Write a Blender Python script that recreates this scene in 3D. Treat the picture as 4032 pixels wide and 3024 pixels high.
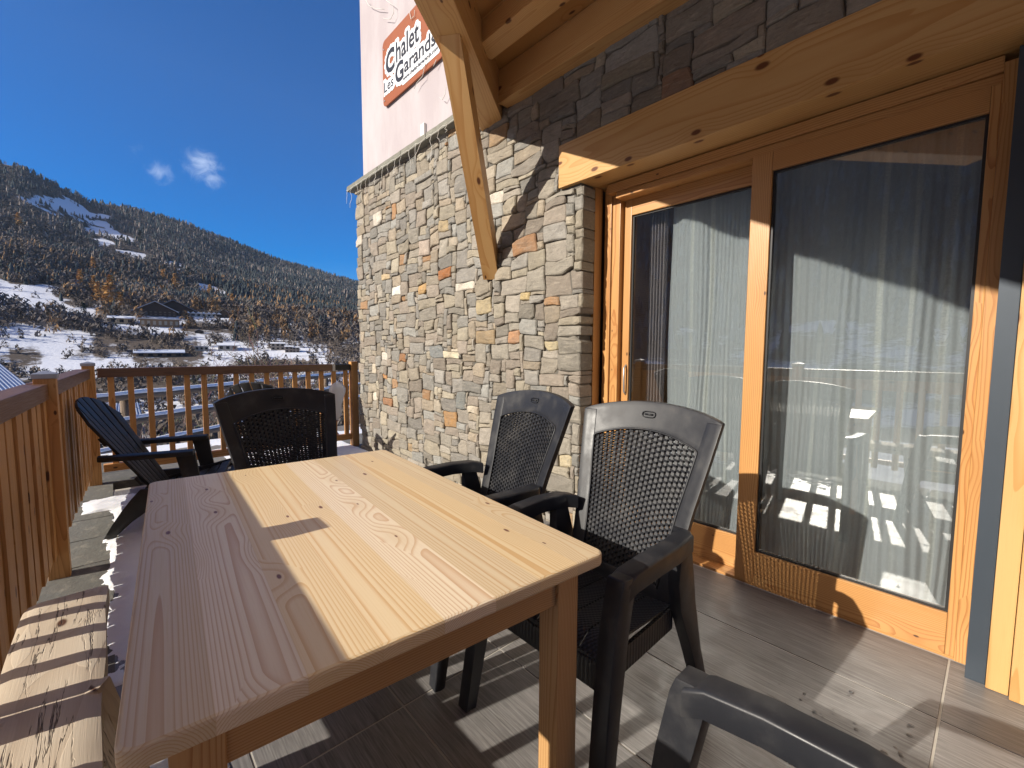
import bpy, bmesh, math, random
import numpy as np
from mathutils import Vector, Matrix, noise as mnoise

for o in list(bpy.data.objects):
    bpy.data.objects.remove(o, do_unlink=True)
sc = bpy.context.scene
COL = sc.collection
R = math.radians
rnd = random.Random(7)

# ------------------------------------------------------------------ camera
H = 1.25
YAW, PITCH, ROLL = R(42.1), R(4.45), R(-0.22)
F = Vector((math.sin(YAW) * math.cos(PITCH), math.cos(YAW) * math.cos(PITCH), -math.sin(PITCH)))
rr = Vector((math.cos(YAW), -math.sin(YAW), 0))
dd = F.cross(rr)
right = rr * math.cos(ROLL) + dd * math.sin(ROLL)
down = -rr * math.sin(ROLL) + dd * math.cos(ROLL)
cam = bpy.data.cameras.new("camera")
cam.sensor_width = 36
cam.lens = 36 * 1740.0 / 4032
cam.clip_start = 0.02
cam.clip_end = 9000
co = bpy.data.objects.new("camera", cam)
COL.objects.link(co)
m = Matrix.Identity(4)
for i in range(3):
    m[i][0], m[i][1], m[i][2], m[i][3] = right[i], -down[i], -F[i], (0, 0, H)[i]
co.matrix_world = m
sc.camera = co

# ------------------------------------------------------------------ light
SUN_AZ, SUN_EL = R(-11.0), R(25.5)            # direction in which the light travels
sd = Vector((math.cos(SUN_AZ) * math.cos(SUN_EL), math.sin(SUN_AZ) * math.cos(SUN_EL), -math.sin(SUN_EL)))
sl = bpy.data.lights.new("sun", 'SUN')
sl.energy = 4.3
sl.angle = R(0.5)
sl.color = (1.0, 0.93, 0.82)
so = bpy.data.objects.new("sun", sl)
COL.objects.link(so)
so.rotation_euler = sd.to_track_quat('-Z', 'Y').to_euler()

w = bpy.data.worlds.new("World")
sc.world = w
w.use_nodes = True
nt = w.node_tree
nt.nodes.clear()
wo = nt.nodes.new('ShaderNodeOutputWorld')
bg = nt.nodes.new('ShaderNodeBackground')
sky = nt.nodes.new('ShaderNodeTexSky')
sky.sky_type = 'NISHITA'
sky.sun_disc = False
sky.sun_elevation = SUN_EL
sky.sun_rotation = math.atan2(-sd.x, -sd.y)
sky.altitude = 1500
sky.air_density = 1.0
sky.dust_density = 0.15
sky.ozone_density = 2.6
bg.inputs['Strength'].default_value = 0.13
nt.links.new(bg.outputs[0], wo.inputs['Surface'])
# three small wisps of cloud, soft noise inside ellipses of the sky directions
tc = nt.nodes.new('ShaderNodeTexCoord')
nz = nt.nodes.new('ShaderNodeTexNoise')
nz.inputs['Scale'].default_value = 30
nz.inputs['Detail'].default_value = 7
nz.inputs['Roughness'].default_value = 0.62
nz.inputs['Distortion'].default_value = 1.6
nt.links.new(tc.outputs['Generated'], nz.inputs['Vector'])


def wnode(t, **k):
    n = nt.nodes.new(t)
    for a, b in k.items():
        setattr(n, a, b)
    return n


def ray(x, y):
    d = right * ((x - 2016) / 1740.0) + down * ((y - 1512) / 1740.0) + F
    return d.normalized()


CLOUDS = [((795, 650), 0.050, 1.0), ((835, 700), 0.036, 0.8), ((625, 675), 0.036, 0.85), ((530, 590), 0.030, 0.55), ((905, 595), 0.022, 0.25)]
acc = None
for (px, py), rad, amt in CLOUDS:
    d = ray(px, py)
    dist = wnode('ShaderNodeVectorMath', operation='DISTANCE')
    nt.links.new(tc.outputs['Generated'], dist.inputs[0])
    dist.inputs[1].default_value = d
    mr = wnode('ShaderNodeMapRange')
    mr.inputs['From Min'].default_value = rad
    mr.inputs['From Max'].default_value = 0.0
    mr.inputs['To Max'].default_value = amt
    nt.links.new(dist.outputs['Value'], mr.inputs['Value'])
    if acc is None:
        acc = mr.outputs[0]
    else:
        mx = wnode('ShaderNodeMath', operation='MAXIMUM')
        nt.links.new(acc, mx.inputs[0])
        nt.links.new(mr.outputs[0], mx.inputs[1])
        acc = mx.outputs[0]
ad = wnode('ShaderNodeMath', operation='ADD')
nt.links.new(acc, ad.inputs[0])
nt.links.new(nz.outputs['Fac'], ad.inputs[1])
mr = wnode('ShaderNodeMapRange')
mr.interpolation_type = 'SMOOTHSTEP'
mr.inputs['From Min'].default_value = 0.86
mr.inputs['From Max'].default_value = 1.65
mr.inputs['To Max'].default_value = 0.42
nt.links.new(ad.outputs[0], mr.inputs['Value'])
mixc = wnode('ShaderNodeMix', data_type='RGBA')
nt.links.new(mr.outputs[0], mixc.inputs['Factor'])
hsv = wnode('ShaderNodeHueSaturation')
hsv.inputs['Saturation'].default_value = 1.6
hsv.inputs['Value'].default_value = .60
nt.links.new(sky.outputs[0], hsv.inputs['Color'])
tint = wnode('ShaderNodeMix', data_type='RGBA', blend_type='MULTIPLY')
tint.inputs['Factor'].default_value = 1
tint.inputs['B'].default_value = (.85, .88, 1.13, 1)
nt.links.new(hsv.outputs[0], tint.inputs['A'])
# warm glow added to the sky around the sun, as fill for the shade
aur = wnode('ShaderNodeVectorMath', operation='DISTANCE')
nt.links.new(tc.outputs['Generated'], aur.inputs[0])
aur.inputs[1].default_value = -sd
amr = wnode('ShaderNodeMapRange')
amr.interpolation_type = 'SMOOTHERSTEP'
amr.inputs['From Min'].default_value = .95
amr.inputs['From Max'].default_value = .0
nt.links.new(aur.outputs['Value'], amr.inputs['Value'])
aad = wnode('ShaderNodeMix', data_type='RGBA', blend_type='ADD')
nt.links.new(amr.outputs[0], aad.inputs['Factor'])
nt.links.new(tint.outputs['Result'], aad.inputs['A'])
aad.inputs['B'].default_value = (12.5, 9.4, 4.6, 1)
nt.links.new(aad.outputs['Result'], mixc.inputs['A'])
mixc.inputs['B'].default_value = (4.6, 5.2, 6.2, 1)
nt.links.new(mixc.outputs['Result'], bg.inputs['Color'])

sc.view_settings.view_transform = 'Standard'
sc.view_settings.look = 'None'
sc.view_settings.exposure = 0.80
sc.view_settings.gamma = 1
sc.cycles.max_bounces = 8
sc.cycles.transparent_max_bounces = 24
sc.cycles.use_denoising = True
sc.cycles.sample_clamp_indirect = 6


# ------------------------------------------------------------------ helpers
def tag(o, label=None, cat=None, group=None, kind=None):
    if label:
        o['label'] = label
    if cat:
        o['category'] = cat
    if group:
        o['group'] = group
    if kind:
        o['kind'] = kind
    return o


def empty(name, loc=(0, 0, 0), rz=0.0, parent=None):
    o = bpy.data.objects.new(name, None)
    COL.objects.link(o)
    o.location = loc
    o.rotation_euler = (0, 0, rz)
    o.empty_display_size = 0.1
    if parent:
        o.parent = parent
    return o


def copy_tree(o, parent=None):
    c = o.copy()
    COL.objects.link(c)
    c.parent = parent
    for ch in list(o.children):
        copy_tree(ch, c)
    return c


class MB:
    """collects geometry; wc = local grain coordinates (x along the piece), col = colour of the piece"""

    def __init__(self):
        self.v, self.f, self.wc, self.col, self.sm = [], [], [], [], []

    def add(self, vs, fs, wc=None, col=(1, 1, 1), smooth=False):
        b = len(self.v)
        self.v.extend([tuple(p) for p in vs])
        self.wc.extend([tuple(p) for p in (wc if wc is not None else vs)])
        self.col.extend([tuple(col)] * len(vs) if not isinstance(col, list) else col)
        self.f.extend([tuple(i + b for i in f) for f in fs])
        self.sm.extend([smooth] * len(fs))

    def box(self, size, mat=None, bevel=0.003, long=None, col=(1, 1, 1), seg=2):
        sx, sy, sz = size
        bm = bmesh.new()
        bmesh.ops.create_cube(bm, size=1)
        for q in bm.verts:
            q.co = Vector((q.co.x * sx, q.co.y * sy, q.co.z * sz))
        if bevel:
            bmesh.ops.bevel(bm, geom=bm.edges[:], offset=min(bevel, min(size) * .45), segments=seg, affect='EDGES', profile=0.7)
        bm.verts.index_update()
        L = long if long is not None else max(range(3), key=lambda i: size[i])
        od = [L] + [i for i in range(3) if i != L]
        off = Vector((rnd.uniform(-40, 40), rnd.uniform(-.06, .06), rnd.uniform(-.06, .06)))
        mat = mat or Matrix.Identity(4)
        vs = [mat @ q.co for q in bm.verts]
        wc = [(q.co[od[0]] + off.x, q.co[od[1]] + off.y, q.co[od[2]] + off.z) for q in bm.verts]
        fs = [tuple(q.index for q in f.verts) for f in bm.faces]
        self.add(vs, fs, wc, col)
        bm.free()
        return self

    def bx(self, x0, x1, y0, y1, z0, z1, **k):
        return self.box((abs(x1 - x0), abs(y1 - y0), abs(z1 - z0)), Matrix.Translation(((x0 + x1) / 2, (y0 + y1) / 2, (z0 + z1) / 2)), **k)

    def beam(self, p, q, wd, ht, up=(0, 0, 1), **k):
        p, q = Vector(p), Vector(q)
        a = (q - p)
        L = a.length
        a.normalize()
        u = Vector(up)
        s = u.cross(a).normalized()
        u = a.cross(s).normalized()
        mt = Matrix.Identity(4)
        c = (p + q) / 2
        for i in range(3):
            mt[i][0], mt[i][1], mt[i][2], mt[i][3] = a[i], s[i], u[i], c[i]
        return self.box((L, wd, ht), mt, long=0, **k)

    def tube(self, pts, rad, n=8, col=(1, 1, 1), cap=True, smooth=True):
        pts = [Vector(p) for p in pts]
        rads = rad if isinstance(rad, (list, tuple)) else [rad] * len(pts)
        vs, wc, fs = [], [], []
        ox = rnd.uniform(-20, 20)
        L = 0
        pu = None
        for i, p in enumerate(pts):
            a = (pts[min(i + 1, len(pts) - 1)] - pts[max(i - 1, 0)])
            if a.length < 1e-9:
                a = Vector((0, 0, 1))
            a.normalize()
            if pu is None:
                pu = Vector((0, 0, 1)) if abs(a.z) < .9 else Vector((1, 0, 0))
            s = pu.cross(a)
            if s.length < 1e-6:
                s = Vector((1, 0, 0)).cross(a)
            s.normalize()
            u = a.cross(s).normalized()
            pu = u
            if i:
                L += (p - pts[i - 1]).length
            for k in range(n):
                t = 2 * math.pi * k / n
                vs.append(p + (s * math.cos(t) + u * math.sin(t)) * rads[i])
                wc.append((L + ox, math.cos(t) * rads[i], math.sin(t) * rads[i]))
        for i in range(len(pts) - 1):
            for k in range(n):
                k2 = (k + 1) % n
                fs.append((i * n + k, i * n + k2, (i + 1) * n + k2, (i + 1) * n + k))
        if cap:
            fs.append(tuple(range(n))[::-1])
            fs.append(tuple((len(pts) - 1) * n + k for k in range(n)))
        self.add(vs, fs, wc, col, smooth)
        return self

    def grid(self, P, off, col=(1, 1, 1), smooth=True):
        """closed slab from a grid of points P[i][j] and an offset vector (or function of the point)"""
        ni, nj = len(P), len(P[0])
        A = [Vector(P[i][j]) for i in range(ni) for j in range(nj)]
        B = [p + (off(p) if callable(off) else Vector(off)) for p in A]
        n = ni * nj
        fs = []
        for i in range(ni - 1):
            for j in range(nj - 1):
                a, b, c, d = i * nj + j, i * nj + j + 1, (i + 1) * nj + j + 1, (i + 1) * nj + j
                fs.append((a, b, c, d))
                fs.append((d + n, c + n, b + n, a + n))
        self.add(A + B, fs, None, col, smooth)
        fs2 = []
        for i in range(ni - 1):
            for j in (0, nj - 1):
                a, d = i * nj + j, (i + 1) * nj + j
                fs2.append((a, d, d + n, a + n) if j == 0 else (a, a + n, d + n, d))
        for j in range(nj - 1):
            for i in (0, ni - 1):
                a, b = i * nj + j, i * nj + j + 1
                fs2.append((a, a + n, b + n, b) if i == 0 else (a, b, b + n, a + n))
        base = len(self.v) - 2 * n
        # separate rim so that the edges stay crisp
        self.add([self.v[base + i] for i in range(2 * n)], fs2, None, col, False)
        return self

    def poly(self, outline, axis_off, col=(1, 1, 1)):
        """prism: outline = list of 3D points, axis_off = extrusion vector"""
        n = len(outline)
        A = [Vector(p) for p in outline]
        B = [p + Vector(axis_off) for p in A]
        fs = [tuple(range(n)), tuple(range(2 * n - 1, n - 1, -1))]
        fs += [(i, i + n, (i + 1) % n + n, (i + 1) % n) for i in range(n)]
        self.add(A + B, fs, None, col)
        return self

    def build(self, name, mat, parent=None, weld=0):
        me = bpy.data.meshes.new(name)
        me.from_pydata(self.v, [], self.f)
        at = me.attributes.new('wc', 'FLOAT_VECTOR', 'POINT')
        at.data.foreach_set('vector', np.array(self.wc, dtype=np.float32).ravel())
        ca = me.color_attributes.new('pc', 'FLOAT_COLOR', 'POINT')
        cc = np.ones((len(self.col), 4), dtype=np.float32)
        cc[:, :3] = np.array(self.col, dtype=np.float32)
        ca.data.foreach_set('color', cc.ravel())
        me.polygons.foreach_set('use_smooth', self.sm)
        me.materials.append(mat)
        me.validate()
        bm = bmesh.new()
        bm.from_mesh(me)
        if weld:
            bmesh.ops.remove_doubles(bm, verts=bm.verts[:], dist=1e-5)
            bmesh.ops.recalc_face_normals(bm, faces=bm.faces[:])
            es = [e for e in bm.edges if e.is_manifold and e.calc_face_angle(0) > R(38)]
            bmesh.ops.bevel(bm, geom=es, offset=weld, segments=2, affect='EDGES', profile=.6, clamp_overlap=True)
            for f in bm.faces:
                f.smooth = True
        bmesh.ops.recalc_face_normals(bm, faces=bm.faces[:])
        bm.to_mesh(me)
        bm.free()
        if weld:
            me.set_sharp_from_angle(angle=R(50))
        o = bpy.data.objects.new(name, me)
        COL.objects.link(o)
        if parent:
            o.parent = parent
        return o


def quick(name, mat, V, Fc, parent=None, col=None, smooth=False):
    me = bpy.data.meshes.new(name)
    V = np.asarray(V, dtype=np.float32)
    Fc = np.asarray(Fc, dtype=np.int32)
    me.vertices.add(len(V))
    me.vertices.foreach_set('co', V.ravel())
    k = Fc.shape[1]
    me.loops.add(Fc.size)
    me.loops.foreach_set('vertex_index', Fc.ravel())
    me.polygons.add(len(Fc))
    me.polygons.foreach_set('loop_start', np.arange(0, Fc.size, k, dtype=np.int32))
    me.polygons.foreach_set('loop_total', np.full(len(Fc), k, dtype=np.int32))
    if col is not None:
        ca = me.color_attributes.new('pc', 'FLOAT_COLOR', 'POINT')
        cc = np.ones((len(V), 4), dtype=np.float32)
        cc[:, :3] = col
        ca.data.foreach_set('color', cc.ravel())
    me.materials.append(mat)
    me.update(calc_edges=True)
    me.validate()
    if smooth:
        me.polygons.foreach_set('use_smooth', [True] * len(me.polygons))
    o = bpy.data.objects.new(name, me)
    COL.objects.link(o)
    if parent:
        o.parent = parent
    return o


# ------------------------------------------------------------------ materials
class M:
    def __init__(self, name, rough=0.6, spec=0.5):
        self.m = bpy.data.materials.new(name)
        self.m.use_nodes = True
        self.t = self.m.node_tree
        self.t.nodes.clear()
        self.out = self.t.nodes.new('ShaderNodeOutputMaterial')
        self.b = self.t.nodes.new('ShaderNodeBsdfPrincipled')
        self.b.inputs['Roughness'].default_value = rough
        self.b.inputs['Specular IOR Level'].default_value = spec
        self.t.links.new(self.b.outputs[0], self.out.inputs['Surface'])

    def n(self, t, **k):
        q = self.t.nodes.new(t)
        ins = k.pop('ins', {})
        for a, b in k.items():
            setattr(q, a, b)
        for a, b in ins.items():
            self.put(q.inputs[a], b)
        return q

    def put(self, sock, val):
        if isinstance(val, bpy.types.NodeSocket):
            self.t.links.new(val, sock)
        else:
            if isinstance(val, (tuple, list)) and len(val) == 3 and sock.type == 'RGBA':
                val = (*val, 1)
            sock.default_value = val

    def math(self, op, a, b=None, c=None, clamp=False):
        q = self.n('ShaderNodeMath', operation=op, use_clamp=clamp)
        self.put(q.inputs[0], a)
        if b is not None:
            self.put(q.inputs[1], b)
        if c is not None:
            self.put(q.inputs[2], c)
        return q.outputs[0]

    def vmath(self, op, a, b=None):
        q = self.n('ShaderNodeVectorMath', operation=op)
        self.put(q.inputs[0], a)
        if b is not None:
            self.put(q.inputs[1], b)
        return q.outputs[0]

    def noise(self, vec, scale, detail=4, rough=.5, dist=0, out='Fac'):
        q = self.n('ShaderNodeTexNoise', ins={'Scale': scale, 'Detail': detail, 'Roughness': rough, 'Distortion': dist})
        self.put(q.inputs['Vector'], vec)
        return q.outputs[out]

    def ramp(self, fac, stops, interp='LINEAR'):
        q = self.n('ShaderNodeValToRGB')
        q.color_ramp.interpolation = interp
        e = q.color_ramp.elements
        while len(e) < len(stops):
            e.new(0.5)
        for i, (p, c) in enumerate(stops):
            e[i].position = p
            e[i].color = (*c, 1) if len(c) == 3 else c
        self.put(q.inputs['Fac'], fac)
        return q.outputs['Color']

    def mr(self, v, a, b, c=0., d=1., smooth=True):
        q = self.n('ShaderNodeMapRange', interpolation_type='SMOOTHSTEP' if smooth else 'LINEAR')
        self.put(q.inputs['Value'], v)
        for k, x in zip(('From Min', 'From Max', 'To Min', 'To Max'), (a, b, c, d)):
            self.put(q.inputs[k], x)
        return q.outputs[0]

    def mix(self, f, a, b, blend='MIX'):
        q = self.n('ShaderNodeMix', data_type='RGBA', blend_type=blend)
        self.put(q.inputs['Factor'], f)
        self.put(q.inputs['A'], a)
        self.put(q.inputs['B'], b)
        return q.outputs['Result']

    def xyz(self, v):
        q = self.n('ShaderNodeSeparateXYZ')
        self.put(q.inputs[0], v)
        return q.outputs

    def comb(self, x, y, z):
        q = self.n('ShaderNodeCombineXYZ')
        for s, v in zip(q.inputs, (x, y, z)):
            self.put(s, v)
        return q.outputs[0]

    def attr(self, name, out='Vector'):
        return self.n('ShaderNodeAttribute', attribute_name=name).outputs[out]

    def obj(self):
        return self.n('ShaderNodeTexCoord').outputs['Object']

    def geo(self):
        return self.n('ShaderNodeNewGeometry').outputs['Position']

    def bump(self, h, strength=.3, dist=.01):
        q = self.n('ShaderNodeBump', ins={'Strength': strength, 'Distance': dist})
        self.put(q.inputs['Height'], h)
        self.put(self.b.inputs['Normal'], q.outputs[0])

    def base(self, c):
        self.put(self.b.inputs['Base Color'], c)

    def rough(self, v):
        self.put(self.b.inputs['Roughness'], v)


def wood(name, light, mid, dark, knot=(.08, .03, .012), board=0.0, ring=95., rough=.5, knots=1.0, blotch=.25, bumps=.15, warp=1.0, cracks=0., spec=.35, contrast=1.0, low=(1.1, 4.)):
    q = M(name, rough, spec)
    wc = q.attr('wc')
    x, y, z = q.xyz(wc)
    if board:
        bi = q.math('FLOOR', q.math('DIVIDE', y, board))
        wn = q.n('ShaderNodeTexWhiteNoise', noise_dimensions='1D')
        q.put(wn.inputs['W'], bi)
        r1 = wn.outputs['Value']
        rc = q.xyz(wn.outputs['Color'])
        fy = q.math('SUBTRACT', q.math('MULTIPLY', q.math('FRACT', q.math('DIVIDE', y, board)), board), board / 2)
        py = q.math('ADD', fy, q.math('MULTIPLY', q.math('SUBTRACT', rc[0], .5), board * .6))
        pz = q.math('ADD', z, q.math('MULTIPLY', rc[1], .08))
        px = q.math('ADD', x, q.math('MULTIPLY', rc[2], 17.))
    else:
        r1 = q.noise(q.comb(q.math('MULTIPLY', x, .05), 0, 0), 3., 1)
        py, pz, px = y, z, x
    # knots: 2D cells (long along the piece)
    kv = q.comb(q.math('MULTIPLY', px, 3.2), q.math('MULTIPLY', q.math('ADD', py, q.math('MULTIPLY', r1, 7.)) if board else q.math('ADD', py, pz), 8.5 if board else 6.5), 0)
    vo = q.n('ShaderNodeTexVoronoi', feature='F1', voronoi_dimensions='2D', ins={'Scale': 1.0, 'Randomness': .95})
    q.put(vo.inputs['Vector'], kv)
    dist = vo.outputs['Distance']
    cr = q.xyz(vo.outputs['Color'])
    on = q.math('GREATER_THAN', cr[0], .60)
    ksz = q.math('MULTIPLY_ADD', cr[1], .07 * knots, .045 * knots)
    km = q.math('MULTIPLY', q.mr(q.math('DIVIDE', dist, ksz), 1.15, .55), on)
    halo = q.math('MULTIPLY', q.mr(dist, .48, .03), on)
    # rings seen in a flat cut
    lowv = q.comb(q.math('MULTIPLY', px, low[0]), q.math('MULTIPLY', py, low[1]), q.math('MULTIPLY', pz, low[1]))
    low = q.math('SUBTRACT', q.noise(lowv, 1.0, 2.5, .5), .5)
    rad = q.math('SQRT', q.math('ADD', q.math('POWER', q.math('ADD', py, .0), 2.), q.math('POWER', q.math('ADD', pz, .035), 2.)))
    rad = q.math('ADD', rad, q.math('MULTIPLY', low, (.013 if board else .07) * warp))
    rad = q.math('ADD', rad, q.math('MULTIPLY', halo, .012))
    ph = q.math('MULTIPLY', rad, ring)
    fr = q.math('FRACT', ph)
    line = q.mr(fr, .5, .97)
    line = q.math('MULTIPLY', line, q.mr(fr, 1.0, .97))
    fib = q.noise(q.comb(q.math('MULTIPLY', px, 6.), q.math('MULTIPLY', py, 320.), q.math('MULTIPLY', pz, 320.)), 1., 3, .6)
    blo = q.noise(q.comb(q.math('MULTIPLY', px, 1.6), q.math('MULTIPLY', py, 9.), q.math('MULTIPLY', pz, 9.)), 1., 3, .5)
    c = q.mix(q.math('MULTIPLY', line, contrast, clamp=True), light, mid)
    c = q.mix(q.mr(blo, .35, .75, 0, blotch), c, dark)
    c = q.mix(q.mr(fib, .45, .8, 0, .22), c, mid)
    if board:
        c = q.mix(q.mr(r1, 0., 1., 0., .38), c, q.mix(.5, dark, light))
        hs = q.n('ShaderNodeHueSaturation')
        q.put(hs.inputs['Color'], c)
        q.put(hs.inputs['Value'], q.mr(rc[1], 0, 1, .86, 1.12))
        q.put(hs.inputs['Saturation'], q.mr(rc[0], 0, 1, .82, 1.1))
        c = hs.outputs[0]
        edge = q.math('SUBTRACT', board / 2, q.math('ABSOLUTE', fy))
        c = q.mix(q.mr(edge, .0016, .0, 0, .45), c, dark)
    c = q.mix(q.math('MULTIPLY', halo, .35), c, dark)
    c = q.mix(km, c, knot)
    hgt = q.math('SUBTRACT', q.math('MULTIPLY', fib, .5), q.math('MULTIPLY', line, .35))
    if cracks:
        cv = q.noise(q.comb(q.math('MULTIPLY', px, 1.6), q.math('MULTIPLY', py, 20.), q.math('MULTIPLY', pz, 20.)), 1., 5, .6, .25)
        ck = q.mr(q.math('ABSOLUTE', q.math('SUBTRACT', cv, .5)), .016, .0, 0, 1)
        ck = q.math('MULTIPLY', ck, q.mr(q.noise(q.comb(px, q.math('MULTIPLY', py, 3.), pz), 3., 2), .42, .55))
        c = q.mix(q.math('MULTIPLY', ck, cracks), c, (.035, .022, .015))
        hgt = q.math('SUBTRACT', hgt, q.math('MULTIPLY', ck, 3.))
    q.base(c)
    q.rough(q.mr(fib, .3, .8, rough - .06, rough + .1))
    q.bump(hgt, bumps, .002)
    return q.m


MAT = {}
MAT['table'] = wood('pine_table_wood', (.70, .56, .365), (.50, .27, .105), (.61, .455, .265), knot=(.17, .07, .045), board=.118, ring=235, rough=.40, knots=.5, blotch=.3, bumps=.12, warp=1.0, contrast=.9, low=(.45, 5.))
MAT['table_leg'] = wood('pine_leg_wood', (.50, .30, .13), (.36, .17, .06), (.42, .23, .085), ring=190, rough=.5, knots=1.0, blotch=.3, warp=.5)
MAT['beam'] = wood('larch_beam_wood', (.60, .36, .15), (.46, .22, .07), (.52, .27, .09), knot=(.11, .04, .018), ring=115, rough=.45, knots=1.0, blotch=.35, warp=.8, contrast=.75, low=(.5, 4.))
MAT['lintel'] = wood('lintel_wood', (.57, .35, .145), (.45, .225, .07), (.49, .27, .09), knot=(.13, .045, .018), ring=95, rough=.42, knots=1.1, blotch=.35, warp=.9, contrast=.8, low=(.5, 5.))
MAT['frame'] = wood('door_frame_wood', (.52, .28, .10), (.33, .125, .034), (.42, .19, .06), ring=150, rough=.35, knots=.4, blotch=.35, warp=.55, spec=.5, contrast=.85, low=(1.0, 6.))
MAT['rail'] = wood('rail_wood', (.58, .31, .11), (.40, .185, .057), (.45, .215, .07), ring=120, rough=.5, knots=.9, blotch=.7, warp=.8)
MAT['handrail'] = wood('handrail_wood', (.15, .072, .030), (.09, .040, .018), (.12, .055, .026), ring=110, rough=.36, knots=.4, blotch=.5, spec=.7)
MAT['bench'] = wood('weathered_bench_wood', (.60, .51, .39), (.44, .34, .24), (.48, .39, .28), ring=110, rough=.75, knots=.9, blotch=.5, bumps=.5, cracks=.85, warp=.6, contrast=.5)
MAT['log'] = wood('weathered_log_wood', (.20, .15, .11), (.12, .085, .06), (.10, .075, .055), ring=80, rough=.8, blotch=.6, bumps=.5, cracks=.7)
MAT['cladding'] = wood('room_panel_wood', (.46, .24, .09), (.34, .15, .05), (.38, .18, .06), board=.13, ring=70, rough=.5, knots=.8, blotch=.3)


def plain(name, col, rough=.6, spec=.5, metal=0., var=.12, scale=8., bump=.0, bscale=60.):
    q = M(name, rough, spec)
    p = q.obj()
    nn = q.noise(p, scale, 5, .6)
    q.base(q.mix(nn, tuple(c * (1 - var) for c in col), tuple(min(1, c * (1 + var)) for c in col)))
    q.b.inputs['Metallic'].default_value = metal
    if bump:
        q.bump(q.noise(p, bscale, 4, .6), bump, .003)
    return q.m


def plastic(name, col, rough):
    q = M(name, rough, .38)
    p = q.obj()
    fine = q.noise(p, 900., 2, .6)
    dirt = q.noise(p, 11., 6, .65)
    c = q.mix(q.mr(dirt, .45, .75, 0., .28), col, (.10, .095, .09))
    c = q.mix(q.mr(fine, .66, .8, 0., .5), c, (.14, .14, .15))
    q.base(c)
    q.rough(q.mr(dirt, .3, .7, rough - .07, rough + .1))
    q.bump(fine, .22, .0006)
    return q.m


MAT['plastic'] = plastic('anthracite_resin', (.017, .018, .022), .41)
MAT['plastic2'] = plastic('dark_green_grey_resin', (.021, .021, .0205), .47)
MAT['metal'] = plain('brushed_post_cap_metal', (.42, .42, .43), .4, .5, .6, .1)
MAT['guide'] = plain('blue_grey_guide_metal', (.045, .058, .075), .45, .5, .2, .08)
MAT['rubber'] = plain('black_rubber', (.012, .012, .012), .5)
MAT['glass_edge'] = plain('black_glazing_seal', (.015, .014, .014), .5)


def stone_mat(name, bumps=.55):
    q = M(name, .82, .25)
    p = q.attr('wc')
    c = q.attr('pc', 'Color')
    n1 = q.noise(p, 9., 6, .62, .5)
    n2 = q.noise(p, 60., 5, .65)
    n3 = q.noise(q.vmath('MULTIPLY', p, (6., 3., 22.)), 3., 4, .6, .4)
    c = q.mix(q.mr(n1, .3, .72, 0, .7), c, q.mix(.55, c, (.15, .135, .115)))
    c = q.mix(q.mr(n3, .52, .72, 0, .38), c, q.mix(.6, c, (.52, .47, .38)))
    n4 = q.noise(p, 24., 5, .7, 1.)
    c = q.mix(q.mr(n4, .52, .62, 0, .30), c, q.mix(.5, c, (.09, .08, .075)))
    c = q.mix(q.mr(n2, .50, .8, 0, .45), c, (.09, .08, .07))
    q.base(c)
    h = q.math('ADD', q.math('MULTIPLY', n1, .9), q.math('ADD', q.math('MULTIPLY', n2, .35), q.math('MULTIPLY', n3, .4)))
    q.bump(h, bumps, .02)
    return q.m


MAT['stone'] = stone_mat('rubble_stone')
MAT['mortar'] = plain('grey_mortar', (.115, .106, .092), .95, .2, 0, .3, 30., .5)
MAT['slate'] = stone_mat('lichen_slate', .8)

q = M('pale_render', .9, .2)
p = q.obj()
n1 = q.noise(q.vmath('MULTIPLY', p, (1., 1., .35)), 2.6, 6, .65)
n2 = q.noise(p, 160., 4, .6)
c = q.mix(q.mr(n1, .35, .7), (.40, .355, .37), (.47, .43, .445))
c = q.mix(q.mr(n2, .45, .75, 0, .35), c, (.33, .29, .30))
q.base(c)
q.bump(q.math('ADD', n2, n1), .5, .004)
MAT['render'] = q.m

# snow
q = M('snow', .55, .3)
p = q.geo()
n1 = q.noise(p, 14., 6, .6)
n2 = q.noise(p, 220., 3, .6)
q.base(q.mix(n1, (.74, .76, .80), (.86, .87, .89)))
q.b.inputs['Subsurface Weight'].default_value = .25
q.b.inputs['Subsurface Radius'].default_value = (.02, .025, .035)
q.bump(q.math('ADD', n1, q.math('MULTIPLY', n2, .25)), .5, .01)
MAT['snow'] = q.m

# floor tiles: grey wood look porcelain, grain along Y
q = M('wood_look_tile', .42, .5)
p = q.geo()
x, y, z = q.xyz(p)
tx = q.math('FLOOR', q.math('DIVIDE', q.math('SUBTRACT', x, .2575), .4425))
ty = q.math('FLOOR', q.math('DIVIDE', q.math('SUBTRACT', y, .07), 1.266))
wn = q.n('ShaderNodeTexWhiteNoise', noise_dimensions='2D')
q.put(wn.inputs['Vector'], q.comb(tx, ty, 0))
tr = q.xyz(wn.outputs['Color'])
gx = q.math('ADD', x, q.math('MULTIPLY', tr[0], 9.))
gy = q.math('ADD', y, q.math('MULTIPLY', tr[1], 9.))
g1 = q.noise(q.comb(q.math('MULTIPLY', gx, 150.), q.math('MULTIPLY', gy, 5.), 0), 1., 5, .7)
g2 = q.noise(q.comb(q.math('MULTIPLY', gx, 26.), q.math('MULTIPLY', gy, 2.0), 0), 1., 4, .6, 1.2)
g3 = q.noise(q.comb(gx, gy, 0), 7., 5, .6)
c = q.mix(q.mr(g1, .3, .72), (.090, .086, .082), (.275, .262, .25))
c = q.mix(q.mr(g2, .35, .7, 0, .55), c, (.165, .154, .15))
c = q.mix(q.mr(g3, .35, .75, 0, .3), c, (.26, .24, .23))
hs = q.n('ShaderNodeHueSaturation')
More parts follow.
